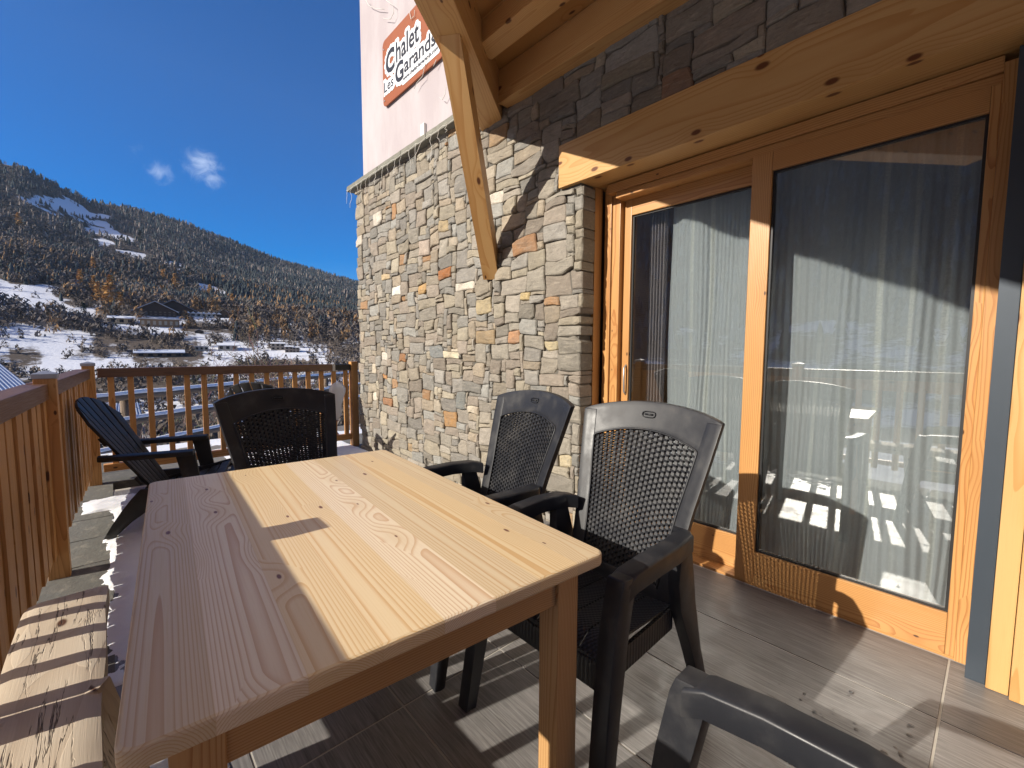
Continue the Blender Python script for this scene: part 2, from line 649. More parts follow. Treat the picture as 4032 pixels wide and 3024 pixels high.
q.put(hs.inputs['Color'], c)
q.put(hs.inputs['Value'], q.mr(tr[2], 0, 1, .9, 1.1))
q.base(hs.outputs[0])
q.rough(q.mr(g3, .3, .75, .34, .52))
q.bump(g1, .18, .0015)
MAT['tile'] = q.m
MAT['grout'] = plain('sand_grout', (.44, .41, .36), .9, .2, 0, .15, 40.)
MAT['slab'] = stone_mat('dark_slab_stone', .35)


def far_mat(name, rough=.9):
    q = M(name, rough, .1)
    q.base(q.attr('pc', 'Color'))
    return q.m


MAT['far'] = far_mat('painted_far_surface')
MAT['foliage'] = far_mat('winter_foliage', .95)

# ------------------------------------------------------------------ terrain
def azel(x, y):
    d = ray(x, y)
    return math.atan2(-d.x, d.y), d.z / math.hypot(d.x, d.y)      # azimuth from +Y towards -X, tan elevation


SKY_PX = [(-400, 560), (-200, 600), (0, 642), (68, 648), (150, 690), (250, 740), (352, 790), (500, 815), (644, 852), (740, 880), (814, 912), (950, 962), (1085, 1018), (1250, 1064), (1403, 1108), (1600, 1175), (1900, 1260)]
SK = sorted([azel(*p) for p in SKY_PX])
SKA = [a for a, t in SK]
SKT = [t for a, t in SK]


def sky_t(az):
    if az > SKA[-1]:
        k = min(1, (az - SKA[-1]) / .9)
        base = SKT[-1] * (1 - k) + .40 * k
        return min(base, .43) + .02 * math.sin(az * 9) + .012 * math.sin(az * 23)
    if az < SKA[0]:
        return max(.03, SKT[0] - (SKA[0] - az) * .25)
    return float(np.interp(az, SKA, SKT))


RK = [0, 7, 14, 40, 90, 200, 330, 470]


def ground(az, r):
    """height of the land at azimuth az and distance r from the terrace"""
    # near part, metres
    zs = [-1.0, -.55, -2.4, -8, -17, -24, -6, 30]
    if az > 1.9 or az < -0.75:
        zs = [-1.0, -1.2, -2.4, -6, -10, -16, -10, 10]
    if r <= 470:
        z = float(np.interp(r, RK, zs))
        k = min(1, r / 300)
        z += k * 5 * mnoise.noise(Vector((math.sin(az) * r / 90, math.cos(az) * r / 90, 3.1)))
    else:
        rm = 1300 + 600 * max(0, min(1, (.2 - az) / .65))
        t0 = 30 / 470
        t1 = sky_t(az)
        k = min(1, (r - 470) / (rm - 470))
        kk = k ** .80
        t = t0 * (1 - kk) + t1 * kk
        z = r * t
        b = math.sin(math.pi * k) if k < 1 else 0
        z += b * 22 * mnoise.noise(Vector((math.sin(az) * r / 170, math.cos(az) * r / 170, 7.7)))
        if r > rm:
            z = rm * t1 - (r - rm) * .25
    return z


def to_xy(az, r):
    return -math.sin(az) * r, math.cos(az) * r


# open snow: polylines in the hill's own bearings
def px_az(x, y):
    return azel(x, y)


def z1(x, y):
    return (x * .678, 500 + y * .678)


SNOWL = [  # (points, half width in tan units)
    ([z1(170, 428), z1(330, 445), z1(480, 470)], .013),
    ([z1(300, 470), z1(460, 510), z1(600, 545)], .014),
    ([z1(520, 600), z1(640, 620), z1(760, 650)], .010),
    ([z1(610, 690), z1(740, 745), z1(880, 770), z1(1040, 830)], .015),
    ([z1(1180, 920), z1(1300, 960)], .010),
    ([z1(-60, 960), z1(60, 985), z1(200, 1000)], .045),
    ([z1(200, 1030), z1(400, 1060), z1(600, 1090)], .016),
    ([z1(-60, 1170), z1(100, 1180), z1(230, 1200)], .050),
    ([z1(250, 1220), z1(480, 1235), z1(700, 1255)], .016),
    ([z1(100, 1270), z1(300, 1290), z1(420, 1260)], .024),
    ([z1(720, 1140), z1(860, 1165), z1(1150, 1200), z1(1350, 1215)], .014),
    ([z1(1200, 1320), z1(1500, 1330), z1(1750, 1335)], .018),
    ([z1(1100, 1120), z1(1300, 1135), z1(1450, 1150)], .009),
    ([z1(100, 1380), z1(500, 1395), z1(900, 1350), z1(1300, 1345)], .016),
]
SN = [([px_az(*p) for p in pts], wd) for pts, wd in SNOWL]


def whiteness(a, r, X, Y, zz):
    s_ = snowiness(a, (zz - H) / r) if -.55 < a < .5 else -1
    nz_ = mnoise.fractal(Vector((X / 40, Y / 40, zz / 40)), 1., 2., 4)
    return max(0., min(1., (s_ - .30 + nz_ * 1.0) * 2.2)), nz_


def snowiness(az, t):
    best = -1.
    for pts, wd in SN:
        for (a0, t0), (a1, t1) in zip(pts, pts[1:]):
            ca = math.cos(0)
            dx, dy = a1 - a0, t1 - t0
            L2 = dx * dx + dy * dy
            u = max(0, min(1, ((az - a0) * dx + (t - t0) * dy) / L2))
            d = math.hypot(az - a0 - u * dx, t - t0 - u * dy)
            best = max(best, 1 - d / wd)
    return best


BPX = [(905, 1100, 80), (1010, 1100, 85), (1185, 1112, 75), (1300, 1112, 45), (708, 1150, 50), (932, 1172, 75), (1158, 1205, 22), (930, 1345, 90), (1325, 1315, 45), (1615, 1310, 35), (1700, 1318, 45), (1172, 1300, 32), (1765, 1345, 34), (1875, 1350, 24)]
BCL = []
for bx_, by_, bw_ in BPX:
    a_, t_ = azel(*z1(bx_, by_))
    a2_, _t = azel(*z1(bx_ + bw_, by_))
    r_b = 1800
    for r_ in range(150, 1800, 6):
        if ground(a_, r_) >= H + t_ * r_:
            r_b = r_
            break
    BCL.append((a_, abs(a2_ - a_), r_b))


def near_building(a, r):
    for a_, w_, rb in BCL:
        if abs(a - a_) < w_ * .9 and rb - 34 < r < rb + 24:
            return True
    return False



rads = list(np.concatenate([np.linspace(3.0, 14, 8), np.geomspace(18, 470, 34), np.linspace(490, 1850, 92), [1950, 2100]]))
azs = list(np.concatenate([np.linspace(-math.pi, -.6, 40)[:-1], np.linspace(-.6, .35, 240), np.linspace(.35, math.pi, 110)[1:-1]]))
V, C, ZT = [], [], {}
for i, a in enumerate(azs):
    for j, r in enumerate(rads):
        zz = ground(a, r)
        X, Y = to_xy(a, r)
        V.append((X, Y, zz))
        k, nz_ = whiteness(a, r, X, Y, zz)
        if near_building(a, r):
            k = max(k, min(1, .55 + .8 * nz_))
        if r < 470:
            k = max(k, .30 + .7 * max(0, nz_ + .05))
        brown = np.array((.060, .044, .032)) * (1 + .5 * nz_)
        snowc = np.array((.66, .69, .74))
        if r < 12:
            k = .75 + nz_ * .4
        k2 = k if k > .35 else k * .45
        C.append(tuple(brown * (1 - k2) + snowc * k2))
V = np.array(V)
na, nr = len(azs), len(rads)
Fc = []
for i in range(na):
    i2 = (i + 1) % na
    for j in range(nr - 1):
        Fc.append((i * nr + j, i2 * nr + j, i2 * nr + j + 1, i * nr + j + 1))
q = M('hillside_earth', .95, .1)
c = q.attr('pc', 'Color')
nn = q.noise(q.geo(), .35, 8, .7)
nn2 = q.noise(q.geo(), .06, 6, .7)
lum = q.xyz(c)[2]
nn3 = q.noise(q.vmath('MULTIPLY', q.geo(), (1., 1., 3.)), .085, 6, .75)
k = q.math('ADD', q.math('ADD', lum, q.math('MULTIPLY', q.math('SUBTRACT', nn, .5), .5)), q.math('MULTIPLY', q.math('SUBTRACT', nn3, .50), .8))
c2 = q.mix(q.mr(k, .22, .42), q.mix(nn2, (.07, .058, .05), (.15, .12, .095)), (.68, .70, .75))
q.base(c2)
q.bump(nn, .6, .6)
tag(quick('hillside', q.m, V, Fc, col=np.array(C), smooth=True), kind='structure')

# ------------------------------------------------------------------ forest (a mass of trees on the far slope)
def conifer(n=6, layers=3):
    vs, fs = [], []
    for l in range(layers):
        z0 = .08 + .84 * l / layers
        z1_ = min(1., z0 + .5)
        r0 = .24 * (1 - .72 * l / layers)
        b = len(vs)
        for k in range(n):
            a = 2 * math.pi * (k + .5 * (l % 2)) / n
            rr_ = r0 * (1 if k % 2 else .6)
            vs.append((rr_ * math.cos(a), rr_ * math.sin(a), z0 - (.05 if k % 2 else 0)))
        vs.append((0, 0, z1_))
        for k in range(n):
            fs.append((b + k, b + (k + 1) % n, b + n))
    return np.array(vs), np.array(fs)


def bushy(n=26, seed=1, w_=.30):
    r_ = random.Random(seed)
    vs, fs = [], []
    for k in range(n):
        a = r_.uniform(0, 2 * math.pi)
        h = r_.uniform(.12, 1.)
        rad = w_ * math.sqrt(max(.02, 1 - (2 * h - 1.05) ** 2)) * r_.uniform(.3, 1.)
        c = np.array((rad * math.cos(a), rad * math.sin(a), h))
        b = len(vs)
        s = .14
        for _ in range(3):
            vs.append(c + np.array([r_.gauss(0, s * .6), r_.gauss(0, s * .6), r_.gauss(0, s)]))
        fs.append((b, b + 1, b + 2))
    return np.array(vs), np.array(fs)


TEMPL = {'fir': conifer(8, 4), 'larch': conifer(7, 4), 'b0': bushy(30, 1), 'b1': bushy(30, 5, .36), 'thin': bushy(22, 9, .16)}
nr_ = np.random.RandomState(3)
FV, FF, FC, off = [], [], [], 0


def tree_at(kind, X, Y, Z, h, col, wid=1.):
    global off
    v, f = TEMPL[kind]
    a = nr_.uniform(0, 6.28)
    ca, sa = math.cos(a), math.sin(a)
    vv = np.stack([(v[:, 0] * ca - v[:, 1] * sa) * h * wid + X, (v[:, 0] * sa + v[:, 1] * ca) * h * wid + Y, v[:, 2] * h + Z], 1)
    FV.append(vv)
    FF.append(f + off)
    off += len(v)
    sh = nr_.uniform(.88, 1.12, (len(v), 1))
    FC.append(np.clip(np.array(col) * sh, 0, 1))


placed = 0
for _ in range(90000):
    if placed >= 25000:
        break
    a = nr_.uniform(-.55, .30)
    r = math.sqrt(nr_.uniform(380 ** 2, 1900 ** 2)) if nr_.rand() < .7 else nr_.uniform(380, 1000)
    rm = 1300 + 600 * max(0, min(1, (.2 - a) / .65))
    if r > rm + 20:
        continue
    zz = ground(a, r)
    t = (zz - H) / r
    X, Y = to_xy(a, r)
    wh, _n = whiteness(a, r, X, Y, zz)
    nn = mnoise.fractal(Vector((X / 90, Y / 90, 2.)), 1., 2., 3)
    if (wh > .3 and nr_.rand() > .03) or near_building(a, r):
        continue
    dens = 1.0 if r > 510 else .35
    if nr_.rand() > dens:
        continue
    # zones: right and low = dark firs with larches; left = bare brown woods; top = frosted larches
    rel = (t - 30 / 470) / max(.05, sky_t(a) - 30 / 470)
    pf = float(np.interp(a, [-.4, -.2, -.08, .05], [.72, .6, .32, .16]))
    pf += .25 * nn
    if rel > .75 and a > -.1:
        pf = .5
    if r < 540:
        pf *= .15
    u = nr_.rand()
    nb = mnoise.noise(Vector((X / 150, Y / 150, 9.)))
    if u < pf:
        tree_at('fir', X, Y, zz - 1, nr_.uniform(6, 14), np.array((.052, .064, .068)) * nr_.uniform(.7, 1.35), nr_.uniform(.8, 1.3))
    elif u < pf + .18 + .22 * nb:
        k = nr_.rand()
        cl = (.29, .18, .095) if rel < .45 else (.30, .25, .215)
        tree_at('larch' if r > 520 else 'b0', X, Y, zz - 1, nr_.uniform(6, 13), np.array(cl) * nr_.uniform(.5, 1.15), nr_.uniform(.7, 1.2))
    else:
        tree_at('b0' if nr_.rand() < .5 else 'b1', X, Y, zz - 1, nr_.uniform(5, 11), np.array((.145, .128, .122)) * nr_.uniform(.65, 1.25), 1.3)
    placed += 1
# the shaded slope across the valley (seen mirrored in the glass)
for _ in range(3500):
    a = nr_.uniform(.7, 2.3)
    r = math.sqrt(nr_.uniform(350 ** 2, 1300 ** 2))
    zz = ground(a, r)
    X, Y = to_xy(a, r)
    if mnoise.noise(Vector((X / 120, Y / 120, 5.))) > .25:
        continue
    tree_at('fir' if nr_.rand() < .6 else 'larch', X, Y, zz - 1, nr_.uniform(14, 24), np.array((.13, .13, .135)) * nr_.uniform(.4, 1.9), 1.1)
fo = quick('forest', MAT['foliage'], np.concatenate(FV), np.concatenate(FF), col=np.concatenate(FC))
tag(fo, 'mixed winter forest of firs, larches and bare trees covering the slope', 'forest', kind='stuff')

# undergrowth thickets in the valley bottom
FV, FF, FC, off = [], [], [], 0
for _ in range(7500):
    a = nr_.uniform(-.55, .35)
    r = nr_.uniform(30, 500)
    zz = ground(a, r)
    X, Y = to_xy(a, r)
    wh, _n = whiteness(a, r, X, Y, zz)
    if (wh > .4 and nr_.rand() > .05) or (near_building(a, r) and near_building(a, r + 22)) or mnoise.noise(Vector((X / 22, Y / 22, 1.5))) < -.2:
        continue
    tree_at('thin' if nr_.rand() < .5 else 'b0', X, Y, zz - .4, nr_.uniform(2.4, 6.) * (.6 if r < 90 else 1), np.array((.165, .138, .118)) * nr_.uniform(.55, 1.25), 1.2)
uo = quick('undergrowth', MAT['foliage'], np.concatenate(FV), np.concatenate(FF), col=np.concatenate(FC))
tag(uo, 'bare brown thickets growing over the snowy valley floor', 'undergrowth', kind='stuff')


# ------------------------------------------------------------------ things on the slope


def at_px(x, y, r):
    d = ray(x, y)
    k = r / math.hypot(d.x, d.y)
    return Vector((d.x * k, d.y * k, H + d.z * k))


def hill_point(x, y, r0=150, r1=1800):
    """the point of the land met by the view ray of the photo's survey point"""
    az, t = azel(x, y)
    pr = None
    for r in np.arange(r0, r1, 6):
        if ground(az, r) >= H + t * r:
            X, Y = to_xy(az, r)
            return Vector((X, Y, ground(az, r))), r
    X, Y = to_xy(az, r1)
    return Vector((X, Y, ground(az, r1))), r1


def single_tree(name, px, hpx, kind, foliage, label, cat, group):
    P, r = hill_point(*z1(*px))
    h = hpx * .678 / 1740. * r * 1.05
    root = empty(name, P)
    tag(root, label, cat, group)
    tr_ = MB()
    tr_.tube([(0, 0, -2), (0, 0, h * .5), (0, 0, h * .93)], [h * .018, h * .012, h * .004], 5, col=(.12, .08, .05))
    tr_.build('trunk', MAT['far'], root)
    rs = random.Random(px[0])
    vs, fs, cs = [], [], []
    for k in range(240):
        u = rs.random() ** .8
        zc = h * (.14 + .84 * u)
        wmax = h * .21 * (1 - u) ** .8 + h * .015
        a = rs.uniform(0, 6.28)
        rr_ = wmax * rs.uniform(.25, 1.1)
        c = Vector((rr_ * math.cos(a), rr_ * math.sin(a), zc))
        s = h * .045
        b = len(vs)
        vs += [c + Vector((rs.gauss(0, s), rs.gauss(0, s), rs.gauss(0, s * .5))) for _ in range(3)]
        fs.append((b, b + 1, b + 2))
        f_ = rs.uniform(.65, 1.3)
        cs += [tuple(x_ * f_ for x_ in foliage)] * 3
    quick('crown', MAT['foliage'], [tuple(v) for v in vs], fs, root, col=np.array(cs))
    return root


LARCH = [((575, 1050), 100, 'tallest orange larch left of the dark gabled hotel'),
         ((470, 960), 88, 'broad pale larch standing alone above the snowy clearing'),
         ((615, 1040), 82, 'golden larch between the tallest larch and the cream chalet'),
         ((650, 1085), 150, 'golden larch directly behind the cream chalet'),
         ((705, 1090), 90, 'orange larch touching the left end of the hotel roof'),
         ((548, 990), 84, 'slim ochre larch above the tallest larch'),
         ((1020, 965), 85, 'round topped larch on the slope above the hotel gables'),
         ((940, 990), 55, 'small larch just above the left hotel gable'),
         ((950, 910), 60, 'tan larch high over the hotel in the bare wood'),
         ((545, 860), 72, 'dull brown larch at the edge of the long snow strip'),
         ((1220, 990), 58, 'orange larch beside a dark fir above the white zigzag roof'),
         ((1350, 1060), 75, 'wide ochre larch above the grey gabled house'),
         ((1803, 1240), 60, 'slim orange larch low on the dark fir slope'),
         ((1920, 1340), 40, 'small golden larch beside the valley cottages'),
         ((110, 590), 58, 'pale larch on the upper meadow at the edge of the view'),
         ((1355, 1120), 36, 'small orange larch right of the grey gabled house')]
for px, hp, lab in LARCH:
    sc_ = rnd.uniform(.85, 1.15)
    single_tree('larch_tree', px, hp, 'larch', (.42 * sc_, .235 * sc_, .085 * sc_), lab, 'larch', 'orange larches on the slope')
FIRS = [((820, 700), 70, 'dark fir standing in the snow strip'), ((712, 690), 44, 'small dark fir at the foot of the snow strip'),
        ((490, 1110), 60, 'dark fir in front of the brown thicket left of the hotel'), ((1095, 900), 60, 'grey green fir in the bare wood over the hotel')]
for px, hp, lab in FIRS:
    single_tree('fir_tree', px, hp, 'fir', (.032, .045, .036), lab, 'fir', 'single firs on the slope')


def house(name, label, cpx, wpx, hpx, depth, wallc, roofc, roof='gable', windows=(4, 2), rz=0., roofh=.5, dark=(.03, .03, .035), group=None, overhang=.06, dist=None):
    """cpx = survey point at the middle of the foot of the front wall"""
    P, r = hill_point(*z1(*cpx)) if dist is None else (at_px(*z1(*cpx), dist), dist)
    sc_ = .678 / 1740. * r
    W, Hh = wpx * sc_, hpx * sc_
    D = depth * W
    az = math.atan2(-P.x, P.y)
    root = empty(name, P, az + rz)
    tag(root, label, 'house', group)
    b = MB()
    b.bx(-W / 2, W / 2, 0, D, -4, Hh, bevel=0, col=wallc)
    if roof == 'gable':        # ridge runs away from the viewer: gable faces the valley
        b.poly([(-W / 2, 0.01, Hh), (W / 2, .01, Hh), (0, .01, Hh + W * roofh * .5)], (0, D - .02, 0), col=wallc)
    b.build('wall', MAT['far'], root)
    rf = MB()
    t = max(.25, W * .02)
    ov = W * overhang
    if roof == 'gable':
        rh = W * roofh * .5
        for s in (-1, 1):
            rf.poly([(s * (W / 2 + ov), -ov, Hh - ov * roofh + .05), (0, -ov, Hh + rh + .05), (0, -ov, Hh + rh + .05 + t), (s * (W / 2 + ov), -ov, Hh - ov * roofh + .05 + t)], (0, D + 2 * ov, 0), col=roofc)
    elif roof == 'side':       # ridge parallel to the front
        rh = D * roofh * .5
        for s in (-1, 1):
            y0 = D / 2 + s * (D / 2 + ov)
            rf.poly([(-W / 2 - ov, y0, Hh - ov * roofh + .05), (-W / 2 - ov, D / 2, Hh + rh + .05), (-W / 2 - ov, D / 2, Hh + rh + .05 + t), (-W / 2 - ov, y0, Hh - ov * roofh + .05 + t)], (W + 2 * ov, 0, 0), col=roofc)
    elif roof == 'zigzag':
        n = 7
        for k in range(n):
            x0 = -W / 2 + W * k / n
            x1 = x0 + W / n
            rf.poly([(x0, -ov, Hh), (x1, -ov, Hh), ((x0 + x1) / 2, -ov, Hh + W / n * .42)], (0, D + ov, 0), col=roofc)
    else:
        rf.bx(-W / 2 - ov, W / 2 + ov, -ov, D + ov, Hh + .02, Hh + t * 1.5, bevel=0, col=roofc)
    rf.build('roof', MAT['far'], root)
    nx, ny = windows
    for i in range(nx):
        for j in range(ny):
            wb = MB()
            cx = -W / 2 + W * (i + .5) / nx
            cz = Hh * (j + .55) / ny
            ww, wh = W / nx * .5, Hh / ny * .5
            wb.bx(cx - ww / 2, cx + ww / 2, -.12, .1, cz - wh / 2, cz + wh / 2, bevel=0, col=dark)
            wb.build('window', MAT['far'], root)
    return root


SNW = (.70, .72, .76)
house('hotel_building', 'dark timber hotel wing with wide snowy left gable', (905, 1100), 150, 22, .7, (.075, .05, .04), (.50, .50, .54), 'gable', (9, 2), roofh=.55, dark=(.16, .12, .09))
house('hotel_building', 'dark timber hotel wing with taller central gable', (1010, 1100), 160, 24, .7, (.070, .048, .04), (.20, .20, .23), 'gable', (9, 2), roofh=.55, dark=(.16, .12, .09))
house('low_pavilion', 'long low white building with zigzag snowy roof', (1185, 1112), 140, 16, .35, (.50, .47, .43), SNW, 'zigzag', (7, 1))
house('gabled_house', 'dark brown house with grey snow dusted gable beside the zigzag roof', (1300, 1112), 80, 18, .7, (.10, .065, .045), (.22, .22, .22), 'gable', (4, 1), roofh=.5)
house('cream_chalet', 'cream chalet with flat snowy roof below the larches', (708, 1150), 84, 26, .6, (.45, .33, .20), SNW, 'side', (3, 1), roofh=.35)
house('pillared_building', 'tan building with pale pillars and snowy flat roof', (932, 1172), 140, 34, .4, (.27, .17, .10), (.5, .48, .46), 'flat', (7, 1), dark=(.42, .36, .28))
house('village_barn', 'small brown barn with a thin snow roof below the pillared building', (1158, 1205), 34, 9, .7, (.12, .09, .07), (.3, .3, .32), 'gable', (2, 1))
house('village_house', 'long brown building with blue white roof panels behind the railing', (930, 1345), 165, 22, .4, (.20, .14, .09), (.55, .60, .70), 'side', (5, 1), roofh=.3)
house('village_house', 'white cottage with snowy roof and dark lean-to', (1325, 1315), 80, 26, .6, (.40, .36, .32), SNW, 'side', (3, 1), roofh=.4)
house('village_house', 'beige block with flat snowy roof left of the terraced cottages', (1615, 1310), 62, 34, .6, (.36, .31, .25), SNW, 'side', (3, 2), roofh=.25)
house('village_house', 'terraced cottage with brown front next to the beige block', (1680, 1318), 38, 30, .8, (.26, .21, .17), SNW, 'side', (2, 2), roofh=.25)
house('village_house', 'last terraced cottage of the row below the dark firs', (1720, 1320), 34, 26, .8, (.24, .20, .17), SNW, 'side', (2, 2), roofh=.25)
house('village_house', 'tiny flat white hut between the barn and the white cottage', (1172, 1300), 54, 20, .6, (.42, .38, .33), (.6, .6, .6), 'flat', (3, 1))
house('village_house', 'small dark hut with snow roof near the end of the railing', (1765, 1345), 60, 8, .5, (.12, .1, .09), SNW, 'side', (2, 1))
house('village_house', 'small pale shed with snow roof beside the larch at the wall', (1875, 1350), 40, 12, .5, (.3, .27, .24), SNW, 'side', (2, 1))

# corrugated roofs of the two sheds right below the terrace
def corrugated(name, label, c0, c1, c2, thick=.06, n=16):
    """roof from corner c0 along c1-c0 (ribs run along c2-c0)"""
    c0, c1, c2 = Vector(c0), Vector(c1), Vector(c2)
    root = empty(name, c0)
    tag(root, label, 'shed', 'metal roofed sheds below the terrace')
    u, v = c1 - c0, c2 - c0
    nrm = u.cross(v).normalized()
    if nrm.z < 0:
        nrm = -nrm
    P = []
    for i in range(n * 4 + 1):
        s = i / (n * 4)
        hh = .035 * (1 if (i % 4) in (1, 2) else 0)
        P.append([u * s + nrm * hh, u * s + v + nrm * hh])
    b = MB()
    b.grid(P, nrm * -thick, col=(.42, .47, .60), smooth=False)
    b.build('roof', MAT['shed'], root)
    b = MB()
    b.poly([u * .04 + v * .04 - Vector((0, 0, .15)), u * .96 + v * .04 - Vector((0, 0, .15)), u * .96 + v * .96 - Vector((0, 0, .15)), u * .04 + v * .96 - Vector((0, 0, .15))], (0, 0, -3), col=(.16, .12, .09))
    b.build('wall', MAT['far'], root)


MAT['shed'] = plain('frosted_blue_roof_metal', (.42, .47, .58), .4, .5, .3, .1)
corrugated('metal_roofed_shed', 'frosted blue corrugated roof just outside the left railing', at_px(-420, 1640, 12), at_px(116, 1524, 19), at_px(-420, 1440, 19), n=22)
corrugated('metal_roofed_shed', 'small frosted metal roof behind the log fence', at_px(430, 1652, 13), at_px(560, 1638, 14), at_px(445, 1592, 17), n=10)

# ------------------------------------------------------------------ bare trees and the log fence beyond the terrace
def bare_tree(x, y, z, h, seed, label, lean=(0, 0), spread=.55, name='bare_tree', depth=5, col=(.24, .20, .165)):
    rs = random.Random(seed)
    root = empty(name, (x, y, z))
    tag(root, label, 'tree', 'bare trees behind the log fence')
    tb, bb = MB(), MB()

    def grow(p, d, L, r_, lev):
        pts, rs_ = [p], [r_]
        n = 4
        for i in range(n):
            d = (d + Vector((rs.gauss(0, .13), rs.gauss(0, .13), rs.gauss(0, .07) + .03))).normalized()
            p = p + d * L / n
            pts.append(p)
            rs_.append(r_ * (1 - .5 * (i + 1) / n))
        (tb if lev == 0 else bb).tube(pts, rs_, 5 if lev < 2 else 3, col=tuple(c * rs.uniform(.7, 1.25) for c in col), cap=False)
        if lev >= depth:
            return
        for k in range(rs.choice((3, 4)) if lev < 3 else rs.choice((2, 3))):
            i = rs.randint(2, n)
            nd = (d + Vector((rs.gauss(0, spread), rs.gauss(0, spread), rs.gauss(.1, spread * .5)))).normalized()
            grow(pts[i], nd, L * rs.uniform(.5, .78), max(.0035, rs_[i] * .62), lev + 1)

    grow(Vector((0, 0, -.3)), Vector((lean[0], lean[1], 1)).normalized(), h * .42, h * .016, 0)
    tb.build('trunk', MAT['far'], root)
    bb.build('crown', MAT['far'], root)


BT = [(-1.55, 10.6, -2.6, 3.6, 11, 'bare tangled tree behind the first balusters'), (-.35, 11.4, -2.7, 3.9, 12, 'bare pale tree above the log fence rails'),
      (.9, 11.0, -2.6, 3.2, 13, 'low bare tree behind the second adirondack chair'), (3.0, 12.6, -2.8, 4.0, 14, 'bare tree behind the dark table chair'),
      (-2.8, 11.9, -2.9, 3.8, 15, 'bare shrubby tree left of the corner post'), (4.4, 13.5, -2.6, 4.6, 16, 'bare tree behind the plastic bag'),
      (1.7, 14.5, -3., 4.9, 18, 'taller bare tree with thin upright twigs over the railing'), (-1.0, 15., -3.2, 4.6, 19, 'bare grey tree farther down the bank')]
for b_ in BT:
    bare_tree(b_[0], b_[1], b_[2], b_[3], b_[4], b_[5])
bare_tree(3.15, 7.15, -.6, 3.3, 33, 'bare curved tree reaching out from behind the stone wall corner', lean=(-.45, .1), spread=.5, depth=4, col=(.20, .15, .11))

lf = empty('log_fence', (0, 9, 0))
tag(lf, 'weathered log fence with snow lying on its three rails', 'fence')
def _onz(px, py, z):
    d = ray(px, py)
    k = (z - H) / d.z
    return Vector((d.x * k, d.y * k, z))


A0, A1 = _onz(366, 1562, .50), _onz(1403, 1462, .50)
du = (A1 - A0).normalized()
A0 = A0 - du * 2.2
A1 = A1 + du * 1.5
sag = random.Random(4)
for k, dz in enumerate((0, -.42, -.86)):
    lb, sb = MB(), MB()
    n = 24
    pts, sp = [], []
    for i in range(n + 1):
        p = A0.lerp(A1, i / n) + Vector((0, 0, dz - .06 + sag.gauss(0, .007)))
        pts.append(p - Vector((0, 9, 0)))
        sp.append(p - Vector((0, 9, 0)) + Vector((0, 0, .052)))
    lb.tube(pts, .058, 10)
    rl = lb.build('rail', MAT['log'], lf)
    sb.tube(sp, [.046 + sag.uniform(-.005, .007) for _ in sp], 8)
    sb.build('snow', MAT['snow'], rl)
for i in range(6):
    p = A0.lerp(A1, (i + .35) / 6)
    pb = MB()
    pb.tube([Vector((p.x, p.y - 9 + .1, -1.6)), Vector((p.x, p.y - 9 + .1, -.4)), Vector((p.x, p.y - 9 + .1, .46 if i != 2 else .1))], [.075, .07, .068], 10)
    ps = pb.build('post', MAT['log'], lf)

# ------------------------------------------------------------------ terrace floor
fb = MB()
TX0, TY0, TW, TL, G = .2575, .07, .4425, 1.266, .0035
for i in range(-1, 5):
    for j in range(-4, 4):
        x0, y0 = TX0 + i * TW, TY0 + j * TL
        fb.bx(x0 + G, min(x0 + TW, 2.9) - G, y0 + G, y0 + TL - G, -.012, 0, bevel=.0012, seg=1)
o = fb.build('terrace_floor', MAT['tile'])
tag(o, kind='structure')
gb = MB()
gb.bx(-.2, 2.62, -5.2, 5.2, -.30, -.0025, bevel=0)
o = gb.build('grout_bed', MAT['grout'])
tag(o, kind='structure')

# stone slabs along the left railing and at the far end
sb = MB()
rs = random.Random(21)
y = -4.6
while y < 6.2:
    L = rs.uniform(.42, .72)
    if 3.0 < y < 3.2:
        L = .5
    n = 9
    P = []
    xl, xr = -.46, -.052 if y < 5.0 else .2
    for i in range(n):
        row = []
        for j in range(6):
            fx = xl + (xr - xl) * i / (n - 1)
            fy = y + .006 + (L - .012) * j / 5
            row.append(Vector((fx + (.006 * mnoise.noise(Vector((fx * 9, fy * 9, 0))) if 0 < i < n - 1 else 0), fy, .002 + .004 * mnoise.noise(Vector((fx * 7, fy * 7, 3))))))
        P.append(row)
    g = rs.uniform(.11, .17)
    sb.grid(P, (0, 0, -.12), col=(g, g * 1.0, g * .9), smooth=True)
    y += L
o = sb.build('stone_paving', MAT['slab'])
tag(o, kind='structure')
eb = MB()
for i in range(6):
    for j in range(2):
        x0, y0 = .2 + i * .47, 5.135 + j * .6
        g = rs.uniform(.13, .2)
        if x0 < 2.9:
            eb.bx(x0 + .004, x0 + .466, y0 + .004, y0 + .596, -.1, -.002, bevel=.003, col=(g, g, g * .98))
o = eb.build('end_paving', MAT['slab'])
tag(o, kind='structure')
# terrace body below
tb = MB()
tb.bx(-.47, 3.4, -5.2, 6.35, -2.6, -.125, bevel=0, col=(.16, .15, .13))
o = tb.build('terrace_base', MAT['far'])
tag(o, kind='structure')
# gravel lane beyond the far railing
lb = MB()
lb.bx(-2.0, 7.5, 6.36, 8.1, -1.2, -.16, bevel=.02, col=(.20, .185, .17))
o = lb.build('gravel_path', MAT['slab'])
tag(o, kind='structure')


